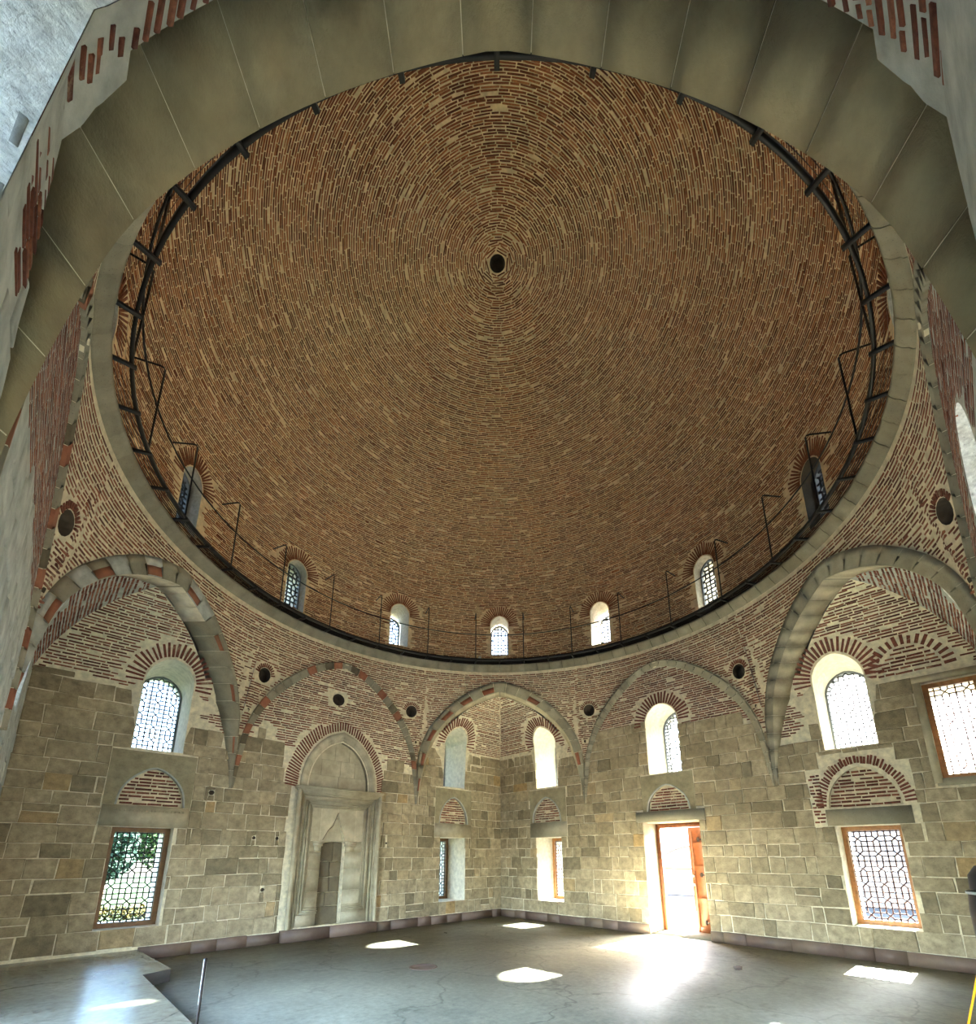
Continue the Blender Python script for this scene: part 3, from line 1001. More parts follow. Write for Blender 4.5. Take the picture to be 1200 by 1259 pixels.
SQLAB = {'sq_far': 'far corner squinch arch with brick vault and crease, alternating red and grey stones', 'sq_left': 'left corner squinch arch with painted plaster patches on its face',
         'sq_right': 'right corner plain grey squinch arch with pale soffit', 'sq_near': 'huge smooth stone arch crossing overhead along the top of the picture'}
sI, sE, sd_ = arc_param(SQ_IN, SQ_EX)
wI, wE, wd_ = arc_param(WA_IN, WA_EX)
def cols(face):
    R = random.Random(hash_seed[face])
    def f(i):
        if face in ('sq_right', 'right', 'near_right'): return 'stone_cut'
        if face == 'sq_near': return 'stone_soffit'
        if face == 'sq_left': return 'plaster' if i < 15 and R.random() < .6 else 'stone_cut'
        if face == 'sq_far': return 'stone_cut'
        return 'stone_red' if (i % 3 == 1 and R.random() < .8) else ('stone_dark' if i % 3 == 2 and R.random() < .4 else 'stone_cut')
    return f
hash_seed = {f: i + 1 for i, f in enumerate(FACE)}
for face in ('sq_far', 'sq_left', 'sq_right', 'sq_near'):
    n_ = FACE[face][0]
    sq = empty('squinch_arch', (n_[0] * H, n_[1] * H, 2.9), SQLAB[face], 'arch', kind='structure')
    build_arch(face, sq, sI, sE, sd_, 19 if face == 'sq_near' else 25, 'squinch', cols(face))
A = Acc()
pts = []
for z in np.linspace(ZV - 0.1, 5.86, 22):
    o_ = float(w_off(z)) + 0.006
    j_ = 0.012 * math.sin(z * 23)
    pts.append((H - o_ + j_, H - o_ - j_, z))
A.tube(pts, 0.02, 6)
cm = A.build('crease_mortar', 'mortar', [o for o in bpy.data.objects if o.get('label') == SQLAB['sq_far']][0])
WALAB = {'left': 'thin wall arch of grey and red stones over the marble mihrab', 'right': 'thin grey wall arch over the window above the doorway',
         'near_left': 'wall arch seen edge-on at the left picture border', 'near_right': 'wall arch seen edge-on at the right picture border'}
for face in ('left', 'right', 'near_left', 'near_right'):
    n_ = FACE[face][0]
    wa = empty('wall_arch', (n_[0] * H, n_[1] * H, 2.9), WALAB[face], 'arch', kind='structure')
    build_arch(face, wa, wI, wE, wd_, 37, 'wall', cols(face))

# ------------------------------------------------------------------ window and door stone surrounds
def strip_loop(face, loop, d0, d1, acc):
    n_ = len(loop)
    V = []
    for (u, z) in loop:
        V += [PF(face, u, z, d0), PF(face, u, z, d1)]
    acc.add(V, [[2 * i, 2 * ((i + 1) % n_), 2 * ((i + 1) % n_) + 1, 2 * i + 1] for i in range(n_)])
for (wl, uc, ty, r4, st) in SURR:
    par = WALLS[wl]
    u0, u1, z0, z1 = r4
    zb = ty[0][1]
    if st == 'slab':
        # slab with arched hole (front), plus lintel stone below it
        door_ = abs(uc) < 0.3
        outl = rect(u0 + .004, u1 - .004, zb, z1 - .006)
        hole = [(u, z) for u, z in ty]
        hole[0] = (hole[0][0], zb + 0.002); hole[-1] = (hole[-1][0], zb + 0.002)
        # left / right / crown stones: three pieces cut at the quarter points
        ring_in = ty
        cx = (ty[0][0] + ty[-1][0]) / 2
        half = len(ty) // 2
        pieces = [ty[:half - 3], ty[half - 4:len(ty) - half + 4], ty[len(ty) - half + 3:]]
        me = cdt_fill(outl, [hole], [], lambda u, z, wl=wl: PF(wl, u, z, -0.012))
        new_obj('arch_slab', me, 'slab_stone', par)
        # moulded ring round the arch
        A = Acc()
        pr = []
        for i, (u, z) in enumerate(ty):
            du, dz = u - cx, (z - zb) * 0.75 + 0.02
            l_ = math.hypot(du, dz); du /= l_; dz /= l_
            pr.append([PF(wl, u, z, 0.05), PF(wl, u, z, -0.018), PF(wl, u + du * .03, z + dz * .03, -0.018), PF(wl, u + du * .03, z + dz * .03, 0.0)])
        A.sweep(pr)
        A.build('arch_bead', 'plaster', par)
        lz0 = 2.36 if door_ else 2.116
        lu0, lu1 = (-0.785, 0.765) if door_ else (u0 + .01, u1 - .01)
        A = Acc()
        pa, pb = PF(wl, lu0, lz0 + .003, 0.05), PF(wl, lu1, zb - .004, -0.055 if door_ else -0.022)
        A.box(np.minimum(pa, pb), np.maximum(pa, pb))
        A.build('lintel', 'marble' if (wl == 'left') else 'stone_cut', par)
        if wl == 'left' and uc < 0:
            A = Acc()
            for k_ in range(17):
                uu = u0 + 0.2 + k_ * (u1 - u0 - 0.3) / 16
                a_, b2 = PF(wl, uu - .014, zb - .10, -0.02), PF(wl, uu + .014, zb - .065, -0.04)
                A.box(np.minimum(a_, b2), np.maximum(a_, b2))
            A.build('bead_row', 'marble', par, kind='stuff')
    else:
        A = Acc()
        pa, pb = PF(wl, u0, 2.12, 0.05), PF(wl, u1, 2.40, -0.014)
        A.box(np.minimum(pa, pb), np.maximum(pa, pb))
        A.build('lintel', 'stone_cut', par)
    acc = Acc()
    fnt = lambda u, z, wl=wl: PF(wl, u, z, 0.07)
    def ur_t(z, ty=ty):
        R_ = [p for p in ty[:len(ty) // 2 + 1]]
        zs = [p[1] for p in R_]
        hw_ = np.interp(z, zs, [p[0] for p in R_]) - (ty[0][0] + ty[-1][0]) / 2
        c_ = (ty[0][0] + ty[-1][0]) / 2
        return [(c_ - hw_ + .015, c_ + hw_ - .015)]
    brick_field(acc, fnt, MIDC, ur_t, zb + 0.04, max(p[1] for p in ty) - .04, 0.062, lambda u, z: False, proud=0.012, seed=int(300 + uc * 10))
    acc.build('tympanum_brickwork', 'brick', par, kind='stuff')
# moulded stone surround of the large rectangular window
par = WALLS['right']
for k_, (g, pr_) in enumerate(((0.10, -0.05), (0.065, -0.03), (0.035, -0.012))):
    A = Acc()
    for (a0, a1, b0, b1) in ((-5.12 - g, -4.45 + g, 4.335, 4.335 + g), (-4.45, -4.45 + g, 2.70, 4.335), (-5.12 - g * .7, -5.12, 2.70, 4.335)):
        pa, pb = PF('right', a0, b0, 0.05), PF('right', a1, b1, pr_)
        A.box(np.minimum(pa, pb), np.maximum(pa, pb))
    A.build('surround_moulding', 'marble', par)
A = Acc()
pa, pb = PF('right', -5.16, 2.66, 0.05), PF('right', -4.38, 2.772, -0.04)
A.box(np.minimum(pa, pb), np.maximum(pa, pb))
A.build('sill_stone', 'stone_cut', par)

# ------------------------------------------------------------------ windows: frame, lattice, pane
def clip_seg(p, q, poly):
    n_ = 24
    runs, cur = [], None
    for i in range(n_ + 1):
        t = i / n_
        x = (p[0] + (q[0] - p[0]) * t, p[1] + (q[1] - p[1]) * t)
        if in_poly(x, poly):
            cur = [x, x] if cur is None else [cur[0], x]
        elif cur is not None:
            runs.append(cur); cur = None
    if cur is not None: runs.append(cur)
    return [r for r in runs if math.hypot(r[1][0] - r[0][0], r[1][1] - r[0][1]) > 1e-4]

def lattice_segments(u0, u1, z0, z1, un, ou, oz):
    segs = []
    nx = int((u1 - u0) / un) + 3; nz = int((z1 - z0) / un) + 3
    for i in range(-1, nx):
        for j in range(-1, nz):
            x, y = u0 + ou + i * un, z0 + oz + j * un
            a, b_ = i % 3, j % 3
            if not (b_ == 0 and a in (0, 1)): segs.append(((x, y), (x, y + un)))
            if not (a == 0 and b_ in (0, 1)): segs.append(((x, y), (x + un, y)))
            if a == 0 and b_ == 0:
                segs.append(((x, y), (x + un, y + un))); segs.append(((x + un, y), (x, y + un)))
    return segs

def inset_poly(ol, g):
    us = [p[0] for p in ol]; zs = [p[1] for p in ol]
    uc, zc = (min(us) + max(us)) / 2, (min(zs) + max(zs)) / 2
    hw, hh = (max(us) - min(us)) / 2, (max(zs) - min(zs)) / 2
    return [(uc + (u - uc) * (hw - g) / hw, zc + (z - zc) * (hh - g) / hh) for u, z in ol]

def make_window(num, mapf, ol, style, label, parent=None, unit=0.0835, bar=0.0055):
    """mapf(u, z, depth) -> xyz, depth measured from glass plane (negative = into the room)"""
    us = [p[0] for p in ol]; zs = [p[1] for p in ol]
    g = 0.075 if style in ('orange', 'brown') else 0.035
    inn = inset_poly(ol, g)
    n_ = len(ol)
    e = bpy.data.objects.new('window_%d' % num, None)
    COL.objects.link(e)
    e.location = Vector(mapf((min(us) + max(us)) / 2, min(zs), 0))
    tag(e, label or 'lattice window in a near wall, out of the picture', 'window', None if label else 'near wall windows out of the picture', kind='structure')
    fd = 0.07 if style in ('orange', 'brown') else 0.05
    V, Q = [], []
    for (a, b_) in zip(ol, inn):
        V += [mapf(a[0], a[1], -fd), mapf(b_[0], b_[1], -fd), mapf(b_[0], b_[1], fd * .4), mapf(a[0], a[1], fd * .4)]
    for i in range(n_):
        j = (i + 1) % n_
        for k_ in range(4):
            k2 = (k_ + 1) % 4
            Q.append([4 * i + k_, 4 * j + k_, 4 * j + k2, 4 * i + k2])
    new_obj('frame', mesh(V, Q), {'orange': 'wood', 'brown': 'wood_dark', 'leaded': 'gyps'}[style], e)
    A = Acc()
    iu = [p[0] for p in inn]; iz = [p[1] for p in inn]
    segs = lattice_segments(min(iu), max(iu), min(iz), max(iz), unit, unit * 0.55, unit * 0.4)
    C, T, B, Nn, hx = [], [], [], [], []
    for p, q in segs:
        for r in clip_seg(p, q, inn):
            a = mapf(r[0][0], r[0][1], -0.012); b_ = mapf(r[1][0], r[1][1], -0.012)
            t = b_ - a
            l_ = np.linalg.norm(t); t = t / l_
            n3 = mapf(r[0][0], r[0][1], 0.0) - a; n3 = n3 / np.linalg.norm(n3)
            C.append((a + b_) / 2); T.append(t); B.append(np.cross(n3, t)); Nn.append(-n3); hx.append(l_ / 2 + bar * .5)
    A.boxes(C, T, B, Nn, np.array(hx), bar, -0.008, 0.008, closed=True)
    A.build('lattice', 'lead' if style != 'orange' else 'lattice_red' if 'lattice_red' in M else 'lead', e)
    new_obj('pane', mesh([mapf(u, z, 0.008) for u, z in inn], [list(range(n_))]), 'glass' if label else 'glass_untinted', e)
    return e
M['lattice_red'] = plain_mat('reddish_lattice', (0.10, 0.045, 0.035), 0.5, 0.2, 20)
for num, wl, ol, dep, st, lb in WIN:
    make_window(num, lambda u, z, d, wl=wl, dep=dep: PF(wl, u, z, dep + d), ol, st, lb, bar=0.0095 if st != 'leaded' else 0.0115)

# ------------------------------------------------------------------ dome
RD, ZSPR, ZD0 = 5.33, 7.75, 6.55
def dome_pt(th, l, dr=0.0):
    if l <= ZSPR - ZD0:
        r, z, nr, nz = RD, ZD0 + l, 1, 0
    else:
        a = min((l - (ZSPR - ZD0)) / RD, PI / 2)
        r, z, nr, nz = RD * math.cos(a), ZSPR + RD * math.sin(a), math.cos(a), math.sin(a)
    return np.array([(r + nr * dr) * math.cos(th), (r + nr * dr) * math.sin(th), z + nz * dr])
DW_HW, DW_Z0, DW_Z1 = 0.247, 7.03, 8.225
DW = [math.radians(45 - 30 * k_) for k_ in range(12)]
def dw_outline(th):
    return [(th * RD + u, z - ZD0) for u, z in arched(0, DW_HW, DW_Z0, DW_Z1, 7, 0.15)]
L1 = 2.0
start = math.radians(45 - 15)
ths = sorted([(t - start) % (2 * PI) + start for t in DW])
oute = [(start * RD, 0), ((start + 2 * PI) * RD, 0)]
gx = np.linspace(start, start + 2 * PI, 181)
sideL = np.linspace(0, L1, 12)[1:-1]
outer = [(x * RD, 0) for x in gx] + [(gx[-1] * RD, l) for l in sideL] + [(x * RD, L1) for x in gx[::-1]] + [(gx[0] * RD, l) for l in sideL[::-1]]
holes = [dw_outline(t) for t in ths]
ext = [(x * RD, l) for x in gx[1:-1] for l in (0.4, 0.8, 1.2, 1.6) if not any(abs(x * RD - t * RD) < DW_HW + .03 and l > .3 and l < 1.75 for t in ths)]
dome = new_obj('ceiling_dome', cdt_fill(outer, holes, ext, lambda x, l: dome_pt(x / RD, l, 0.004)), 'mortar_dome')
tag(dome, 'vast ring-laid brick dome with a small dark oculus at its crown', 'dome', kind='structure')
LMAX = (ZSPR - ZD0) + RD * (PI / 2) - 0.155
nl, ntheta = 64, 180
gl_ = np.linspace(L1, LMAX, nl)
gt = np.linspace(0, 2 * PI, ntheta, endpoint=False)
V = np.array([dome_pt(t, l, 0.004) for l in gl_ for t in gt])
Q = [[i * ntheta + j, i * ntheta + (j + 1) % ntheta, (i + 1) * ntheta + (j + 1) % ntheta, (i + 1) * ntheta + j] for i in range(nl - 1) for j in range(ntheta)]
new_obj('mortar_shell', quad_mesh(V, Q), 'mortar_dome', dome)
# oculus
V, Q = [], []
for i in range(20):
    a = 2 * PI * i / 20
    V += [(0.155 * math.cos(a), 0.155 * math.sin(a), ZSPR + RD - 0.005), (0.12 * math.cos(a), 0.12 * math.sin(a), ZSPR + RD + 0.35)]
for i in range(20):
    j = (i + 1) % 20
    Q.append([2 * i, 2 * j, 2 * j + 1, 2 * i + 1])
Q.append([2 * i + 1 for i in range(20)])
new_obj('oculus', mesh(V, Q), 'dark_pot', dome)
# outer shell with window openings and window tunnels
outer2 = [(x * RD, 0.2) for x in gx] + [(gx[-1] * RD, l) for l in sideL[1:]] + [(x * RD, L1) for x in gx[::-1]] + [(gx[0] * RD, l) for l in sideL[:0:-1]]
new_obj('outer_drum', cdt_fill(outer2, holes, [], lambda x, l: dome_pt(x / RD, l, 0.92)), 'facade', dome)
V = np.array([dome_pt(t, l, 0.92) for l in np.linspace(L1, ZSPR - ZD0 + RD * PI / 2, 24) for t in gt[::4]])
n4 = len(gt[::4])
Q = [[i * n4 + j, i * n4 + (j + 1) % n4, (i + 1) * n4 + (j + 1) % n4, (i + 1) * n4 + j] for i in range(23) for j in range(n4)]
new_obj('outer_shell', quad_mesh(V, Q), 'facade', dome)
for t in ths:
    ol = dw_outline(t)
    V, Q = [], []
    for (x, l) in ol:
        V += [dome_pt(x / RD, l, 0.004), dome_pt(x / RD, l, 0.95)]
    n_ = len(ol)
    for i in range(n_):
        j = (i + 1) % n_
        Q.append([2 * i, 2 * j, 2 * j + 1, 2 * i + 1])
    new_obj('reveal', mesh(V, Q), 'stone_dark' if abs(t - math.radians(-45)) < 0.01 or abs(t - math.radians(315)) < .01 else 'reveal_dome', dome)  # right-hand dark window: its unlit look is put into a dark stone colour
# ring bricks, numpy per course
R = np.random.default_rng(5)
accd = Acc()
ZC = DW_Z1 - DW_HW * 1.15
l = 0.05
while l < LMAX - 0.03:
    p0 = dome_pt(0, l)
    r = p0[0]
    circ_len = 2 * PI * r
    nb = max(5, int(circ_len / 0.20))
    wid = R.uniform(0.7, 1.3, nb)
    wid[R.random(nb) < 0.2] *= 0.55
    edges = np.r_[0, np.cumsum(wid)] / wid.sum() * 2 * PI + R.uniform(0, 2 * PI)
    th = (edges[:-1] + edges[1:]) / 2
    hw = (edges[1:] - edges[:-1]) / 2 * r - R.uniform(0.006, 0.012, nb)
    zz = p0[2]
    keep = (hw > 0.015) & (R.random(nb) > 0.03)
    if zz < 8.75:
        for t in DW:
            dx = ((th - t + PI) % (2 * PI) - PI) * RD
            inside = (np.abs(dx) < DW_HW + hw + 0.02) & (zz > DW_Z0 - .03) & (zz < ZC + .03)
            ring = (np.hypot(np.maximum(np.abs(dx) - hw * .5, 0), (zz - ZC)) < DW_HW + 0.31) & (zz > ZC - 0.10)
            keep &= ~(inside | ring)
    th, hw = th[keep], hw[keep]
    if len(th):
        a = max(0, (l - (ZSPR - ZD0)) / RD)
        ca, sa = math.cos(a), math.sin(a)
        wob = R.normal(0, 0.004, len(th)) + 0.006 * np.sin(th * 3 + l * 2) 
        zc = (ZSPR + RD * sa) if a > 0 else zz
        Cc = np.stack([r * np.cos(th), r * np.sin(th), np.full(len(th), zc)], 1)
        T = np.stack([-np.sin(th), np.cos(th), 0 * th], 1)
        Bv = np.stack([-sa * np.cos(th), -sa * np.sin(th), ca + 0 * th], 1)
        Nn = -np.stack([ca * np.cos(th), ca * np.sin(th), sa + 0 * th], 1)
        Cc = Cc + Bv * wob[:, None]
        accd.boxes(Cc, T + Bv * R.normal(0, .015, len(th))[:, None], Bv, Nn, hw, 0.0117 * R.uniform(.8, 1.2, len(th)), -0.02, 0.003 * R.uniform(.1, 2.0, len(th)))
    l += 0.044
accd.build('brick_rings', 'brick_dome', dome, kind='stuff')
for k_, t in enumerate(DW):
    kk = k_ if k_ < 6 else k_ - 12
    random.seed(900 + k_)
    fn = lambda u, z, t=t: dome_pt(t + u / RD, z - ZD0)
    fb = fan_bricks(fn, 0, ZC, DW_HW + 0.02, DW_HW + 0.30, -0.12, PI + 0.12, 27, np.array([0, 0, 8.0]), 0.032, 1.05)
    if abs(kk) <= 4:
        for V, Q in fb: new_obj('brick', mesh(V, Q), 'brick_dome', dome)
    else:
        A = Acc()
        for V, Q in fb: A.add(V, Q)
        A.build('fan_brickwork', 'brick_dome', dome, kind='stuff')
DLAB = {0: 'small arched dome window straight above the far corner', 1: 'small arched dome window, first right of the far corner axis', -1: 'small arched dome window, first left of the far corner axis',
        2: 'small glaring arched dome window, second right of the far corner axis', -2: 'small arched dome window, second left of the far corner axis',
        3: 'dark dome window with peeling plaster at the lower right of the dome', -3: 'dome window seen at a slant at the lower left of the dome, bluish reveal'}
for k_, t in enumerate(DW):
    kk = k_ if k_ < 6 else k_ - 12
    ol = [(u, z) for u, z in arched(0, DW_HW, DW_Z0, DW_Z1, 7, 0.15)]
    lb = DLAB.get(kk, 'small arched dome window hidden behind the overhead arch')
    c_, s_ = math.cos(t), math.sin(t)
    # wooden/gypsum lattice sits deep in the tunnel: flat panel
    f = lambda u, z, d, t=t, kk_=kk: np.array([math.cos(t) * (RD + {0: .6, 1: .87, -1: .87}.get(kk_, .27) + d) - math.sin(t) * u * 1.06, math.sin(t) * (RD + {0: .6, 1: .87, -1: .87}.get(kk_, .27) + d) + math.cos(t) * u * 1.06, z])
    e = make_window(20 + k_, f, ol, 'leaded', lb, unit=0.10, bar=0.016)
    if kk == 3:  # board added outside the glass to keep daylight off this reveal
        A = Acc()
        for (a_, b2) in ((-0.30, 0.10),):
            pts8 = [f(u, z, d) for d in (0.10, 0.13) for u, z in ((a_, 7.0), (b2, 7.0), (b2, 8.3), (a_, 8.3))]
            A.add(pts8, [[0, 1, 2, 3], [4, 5, 6, 7], [0, 1, 5, 4], [1, 2, 6, 5], [2, 3, 7, 6], [3, 0, 4, 7]])
        A.build('added_shade_board', 'wood_dark', e)
    if abs(kk) > 3: e['group'] = 'dome windows hidden from view'

# ------------------------------------------------------------------ cornice ring of stones
cor = empty('trim_1', (0, 0, ZTOP), 'projecting ring cornice of grey stones below the dome', 'cornice', kind='structure')
NC = 96
prof2 = [(5.34, 6.47), (5.19, 6.465), (5.165, 6.48), (5.15, 6.51), (5.10, 6.55), (5.065, 6.60), (5.05, 6.64), (5.34, 6.65)]
for i in range(NC):
    a0, a1 = 2 * PI * i / NC, 2 * PI * (i + 1) / NC
    A = Acc()
    pr = []
    jj = random.uniform(-.003, .003)
    for a in np.linspace(a0 + 0.0006, a1 - 0.0006, 3):
        pr.append([((r + jj) * math.cos(a), (r + jj) * math.sin(a), z) for r, z in prof2])
    A.sweep(pr)
    A.build('cornice_stone', 'stone_cut', cor)

# ------------------------------------------------------------------ walkway with railing
RK, ZK = 4.90, 6.68
wk = empty('walkway', (0, 0, 6.65), 'black steel walkway with bent-post railing, cantilevered round the foot of the dome', 'walkway')
A = Acc()
nk = 144
pr = []
V, Q = [], []
for i in range(nk):
    a = 2 * PI * i / nk
    for r, z in ((RK - .017, ZK - .005), (RK + .017, ZK - .005), (RK + .017, ZK + .06), (RK - .017, ZK + .06)):
        V.append((r * math.cos(a), r * math.sin(a), z))
for i in range(nk):
    j = (i + 1) % nk
    for q in range(4):
        q2 = (q + 1) % 4
        Q.append([4 * i + q, 4 * j + q, 4 * j + q2, 4 * i + q2])
A.add(V, Q)
A.build('kerb', 'black', wk)
A = Acc()
for r in np.arange(RK + 0.05, 5.31, 0.032):
    V = []
    for i in range(nk):
        a = 2 * PI * i / nk
        c_, s_ = math.cos(a), math.sin(a)
        V += [(r * c_, r * s_, ZK + .002), (r * c_, r * s_, ZK + .022)]
    A.add(V, [[2 * i, 2 * ((i + 1) % nk), 2 * ((i + 1) % nk) + 1, 2 * i + 1] for i in range(nk)])
A.build('grating', 'black', wk, kind='stuff')
A = Acc()
A.box((RK - 0.05, -0.018, ZK - .035), (5.36, 0.018, ZK + .0))
bm_ = quad_mesh(A.V[0], A.Q[0]); bm_.materials.append(M['black'])
A = Acc()
A.tube([(RK + .0, 0, ZK), (RK, 0, ZK + 0.8), (RK, 0, ZK + 1.36), (RK + 0.02, 0, ZK + 1.395), (RK + 0.06, 0, ZK + 1.41), (RK + .38, 0, ZK + 1.41)], 0.0125, 6)
pm_ = quad_mesh(np.concatenate(A.V), np.concatenate(A.Q)); pm_.materials.append(M['black'])
for i in range(48):
    o = new_obj('bracket', bm_, None, wk)
    o.rotation_euler.z = math.radians(7.5 * i)
for i in range(24):
    o = new_obj('railing_post', pm_, None, wk)
    o.rotation_euler.z = math.radians(7.5 + 15 * i)
A = Acc()
A.tube([((RK + .012) * math.cos(2 * PI * i / nk), (RK + .012) * math.sin(2 * PI * i / nk), ZK + 0.76) for i in range(nk)], 0.013, 6, closed=True)
A.build('hand_rail', 'black', wk)

# ------------------------------------------------------------------ mihrab
mh = empty('mihrab', (0.08, H, 0.2), 'tall cream marble mihrab with pointed tympanum, nested mouldings and dark blocked niche', 'mihrab')
def mbox(acc, u0, u1, z0, z1, d0, d1):
    pa, pb = PF('left', u0, z0, d0), PF('left', u1, z1, d1)
    acc.box(np.minimum(pa, pb), np.maximum(pa, pb))
ML, MR, MB, MT_ = -0.86, 1.06, 0.23, 3.0
# stone panels of the frame, cut into courses
random.seed(5)
zc_ = [0.24, 0.50, 0.92, 1.36, 1.72, 2.06, 2.46, 2.76]
for (a, b_) in ((ML + .06, -0.25), (0.31, MR - .06)):
    for z0, z1 in zip(zc_[:-1], zc_[1:]):
        if z0 >= 1.94: continue
        A = Acc(); mbox(A, a, b_, z0 + .002, min(z1, 1.95) - .002, 0.02, -0.012); A.build('panel_stone', 'marble', mh)
for (a, b_) in ((ML + .06, -0.30), (-0.30, 0.09), (0.09, 0.52), (0.52, MR - .06)):
    me = cdt_fill(rect(a + .002, b_ - .002, 1.952, 2.80), [NICHE], [], lambda u, z: PF('left', u, z, -0.012))
    new_obj('panel_stone', me, 'marble', mh)
A = Acc(); mbox(A, ML + .06, MR - .06, 2.80, MT_, 0.02, -0.012); A.build('panel_stone', 'marble', mh)
# nested moulded bands
def uband(o, w_, pr_, z0, name='moulding', ret=0.0):
    A = Acc()
    l0, r0, t0 = ML + o, MR - o, MT_ - o
    mbox(A, l0, l0 + w_, z0, t0, 0.01, -pr_)
    mbox(A, r0 - w_, r0, z0, t0, 0.01, -pr_)
    mbox(A, l0 + w_, r0 - w_, t0 - w_, t0, 0.01, -pr_)
    if ret:
        mbox(A, l0 + w_, -0.25, z0, z0 + w_, 0.01, -pr_)
        mbox(A, 0.31, r0 - w_, z0, z0 + w_, 0.01, -pr_)
    A.build(name, 'marble', mh)
uband(0.0, 0.06, 0.13, MB)
uband(0.06, 0.03, 0.09, MB)
uband(0.115, 0.035, 0.06, MB)
uband(0.20, 0.035, 0.055, MB + .25, ret=1)
uband(0.25, 0.025, 0.085, MB + .30, ret=1)
uband(0.295, 0.022, 0.05, MB + .34, ret=1)
uband(0.335, 0.018, 0.035, MB + .38, ret=1)
# slender half columns at both outer edges
for u in (ML + .0, MR - .0):
    A = Acc()
    A.tube([PF('left', u, MB, -0.11), PF('left', u, MT_, -0.11)], 0.045, 8)
    A.build('corner_shaft', 'marble', mh)
# head cornice
A = Acc()
for k_, (g, z0, z1, pr_) in enumerate(((0.0, 2.985, 3.015, .085), (0.03, 3.015, 3.045, .11), (0.05, 3.045, 3.075, .13))):
    mbox(A, ML - .02 - g, MR + .02 + g, z0, z1, 0.01, -pr_ - .05)
A.build('head_cornice', 'marble', mh)
# imposts each side of the niche
for (a, b_) in ((-0.45, -0.21), (0.27, 0.56)):
    A = Acc()
    mbox(A, a, b_, 1.90, 1.95, 0.01, -0.06); mbox(A, a + .02, b_ - .02, 1.84, 1.90, 0.01, -0.05); mbox(A, a + .05, b_ - .05, 1.74, 1.84, 0.01, -0.035)
    A.build('impost', 'marble', mh)
# crack beside the niche hood
A = Acc()
A.tube([PF('left', -0.23, 1.97, -0.014), PF('left', -0.12, 2.18, -0.014), PF('left', -0.02, 2.27, -0.014), PF('left', 0.06, 2.50, -0.014), PF('left', 0.09, 2.56, -0.014)], 0.006, 4)
A.build('crack_line', 'dark_pot', mh)
# niche hood and blocked infill
zl = [0.24, 0.60, 0.88, 1.20, 1.52, 1.93]
random.seed(12)
for i in range(5):
    cuts = [-0.243, 0.303] if i in (0,) else [-0.243, random.uniform(-0.02, 0.1), 0.303]
    for a, b_ in zip(cuts[:-1], cuts[1:]):
        Vb, Qb = block_mesh('left', (a, b_, zl[i], zl[i + 1]), 0.012, joint=0.005, dep0=0.03)
        off = PF('left', 0, 0, 0.14) - PF('left', 0, 0, 0)
        new_obj('infill_block', mesh([v + off for v in Vb], Qb), 'stone_dark', mh)
hood = [p for p in NICHE if p[1] >= 1.93]
new_obj('niche_hood', mesh([PF('left', u, z, 0.12 if z < 2.4 else 0.02) for u, z in hood], [list(range(len(hood)))]), 'marble', mh)
# tympanum stones
tz = [3.08, 3.38, 3.74, 4.2]
tcuts = [[-0.64, 0.07, 0.78], [-0.64, -0.35, 0.10, 0.45, 0.78], [-0.64, -0.05, 0.30, 0.78]]
for (z0, z1), cu in zip(zip(tz[:-1], tz[1:]), tcuts):
    for a, b_ in zip(cu[:-1], cu[1:]):
        # clip the rectangle with the pointed arch
        poly = []
        nst = 10
        hwz = lambda z: max(0.0, np.interp(z, [p[1] for p in MTYMP[:len(MTYMP) // 2 + 1]], [p[0] - 0.07 for p in MTYMP[:len(MTYMP) // 2 + 1]]))
        lft = [(max(a, 0.07 - hwz(z)) + .003, z) for z in np.linspace(z0 + .003, z1 - .003, nst)]
        rgt = [(min(b_, 0.07 + hwz(z)) - .003, z) for z in np.linspace(z0 + .003, z1 - .003, nst)]
        pts_l = [p for p, q in zip(lft, rgt) if q[0] - p[0] > 0.004]
        pts_r = [q for p, q in zip(lft, rgt) if q[0] - p[0] > 0.004]
        if len(pts_l) < 2: continue
        poly = pts_l + pts_r[::-1]
        V = [PF('left', u, z, 0.085) for u, z in poly] + [PF('left', u, z, 0.10) for u, z in poly]
        n_ = len(poly)
        Q = [list(range(n_))] + [[i, (i + 1) % n_, n_ + (i + 1) % n_, n_ + i] for i in range(n_)]
        new_obj('tympanum_stone', mesh(V, Q), 'marble', mh)
# archivolt stones
oi_, oo_ = mih_arch(0.71, 4.17), mih_arch(0.90, 4.42)
nA = len(oi_)
stp = 3
for i in range(0, nA - 1, stp):
    pr = []
    for j in range(i, min(i + stp, nA - 1) + 1):
        a, b_ = np.array(oi_[j]), np.array(oo_[j])
        q = lambda t: a + (b_ - a) * t
        pr.append([PF('left', *q(0), 0.10), PF('left', *q(0), 0.02), PF('left', *q(.3), -0.02), PF('left', *q(.45), -0.02), PF('left', *q(.55), -0.06), PF('left', *q(.95), -0.05), PF('left', *q(1), -0.01), PF('left', *q(1), 0.03)])
    A = Acc(); A.sweep(pr)
    A.build('archivolt_stone', 'marble' if i < 30 else 'stone_cut', mh)
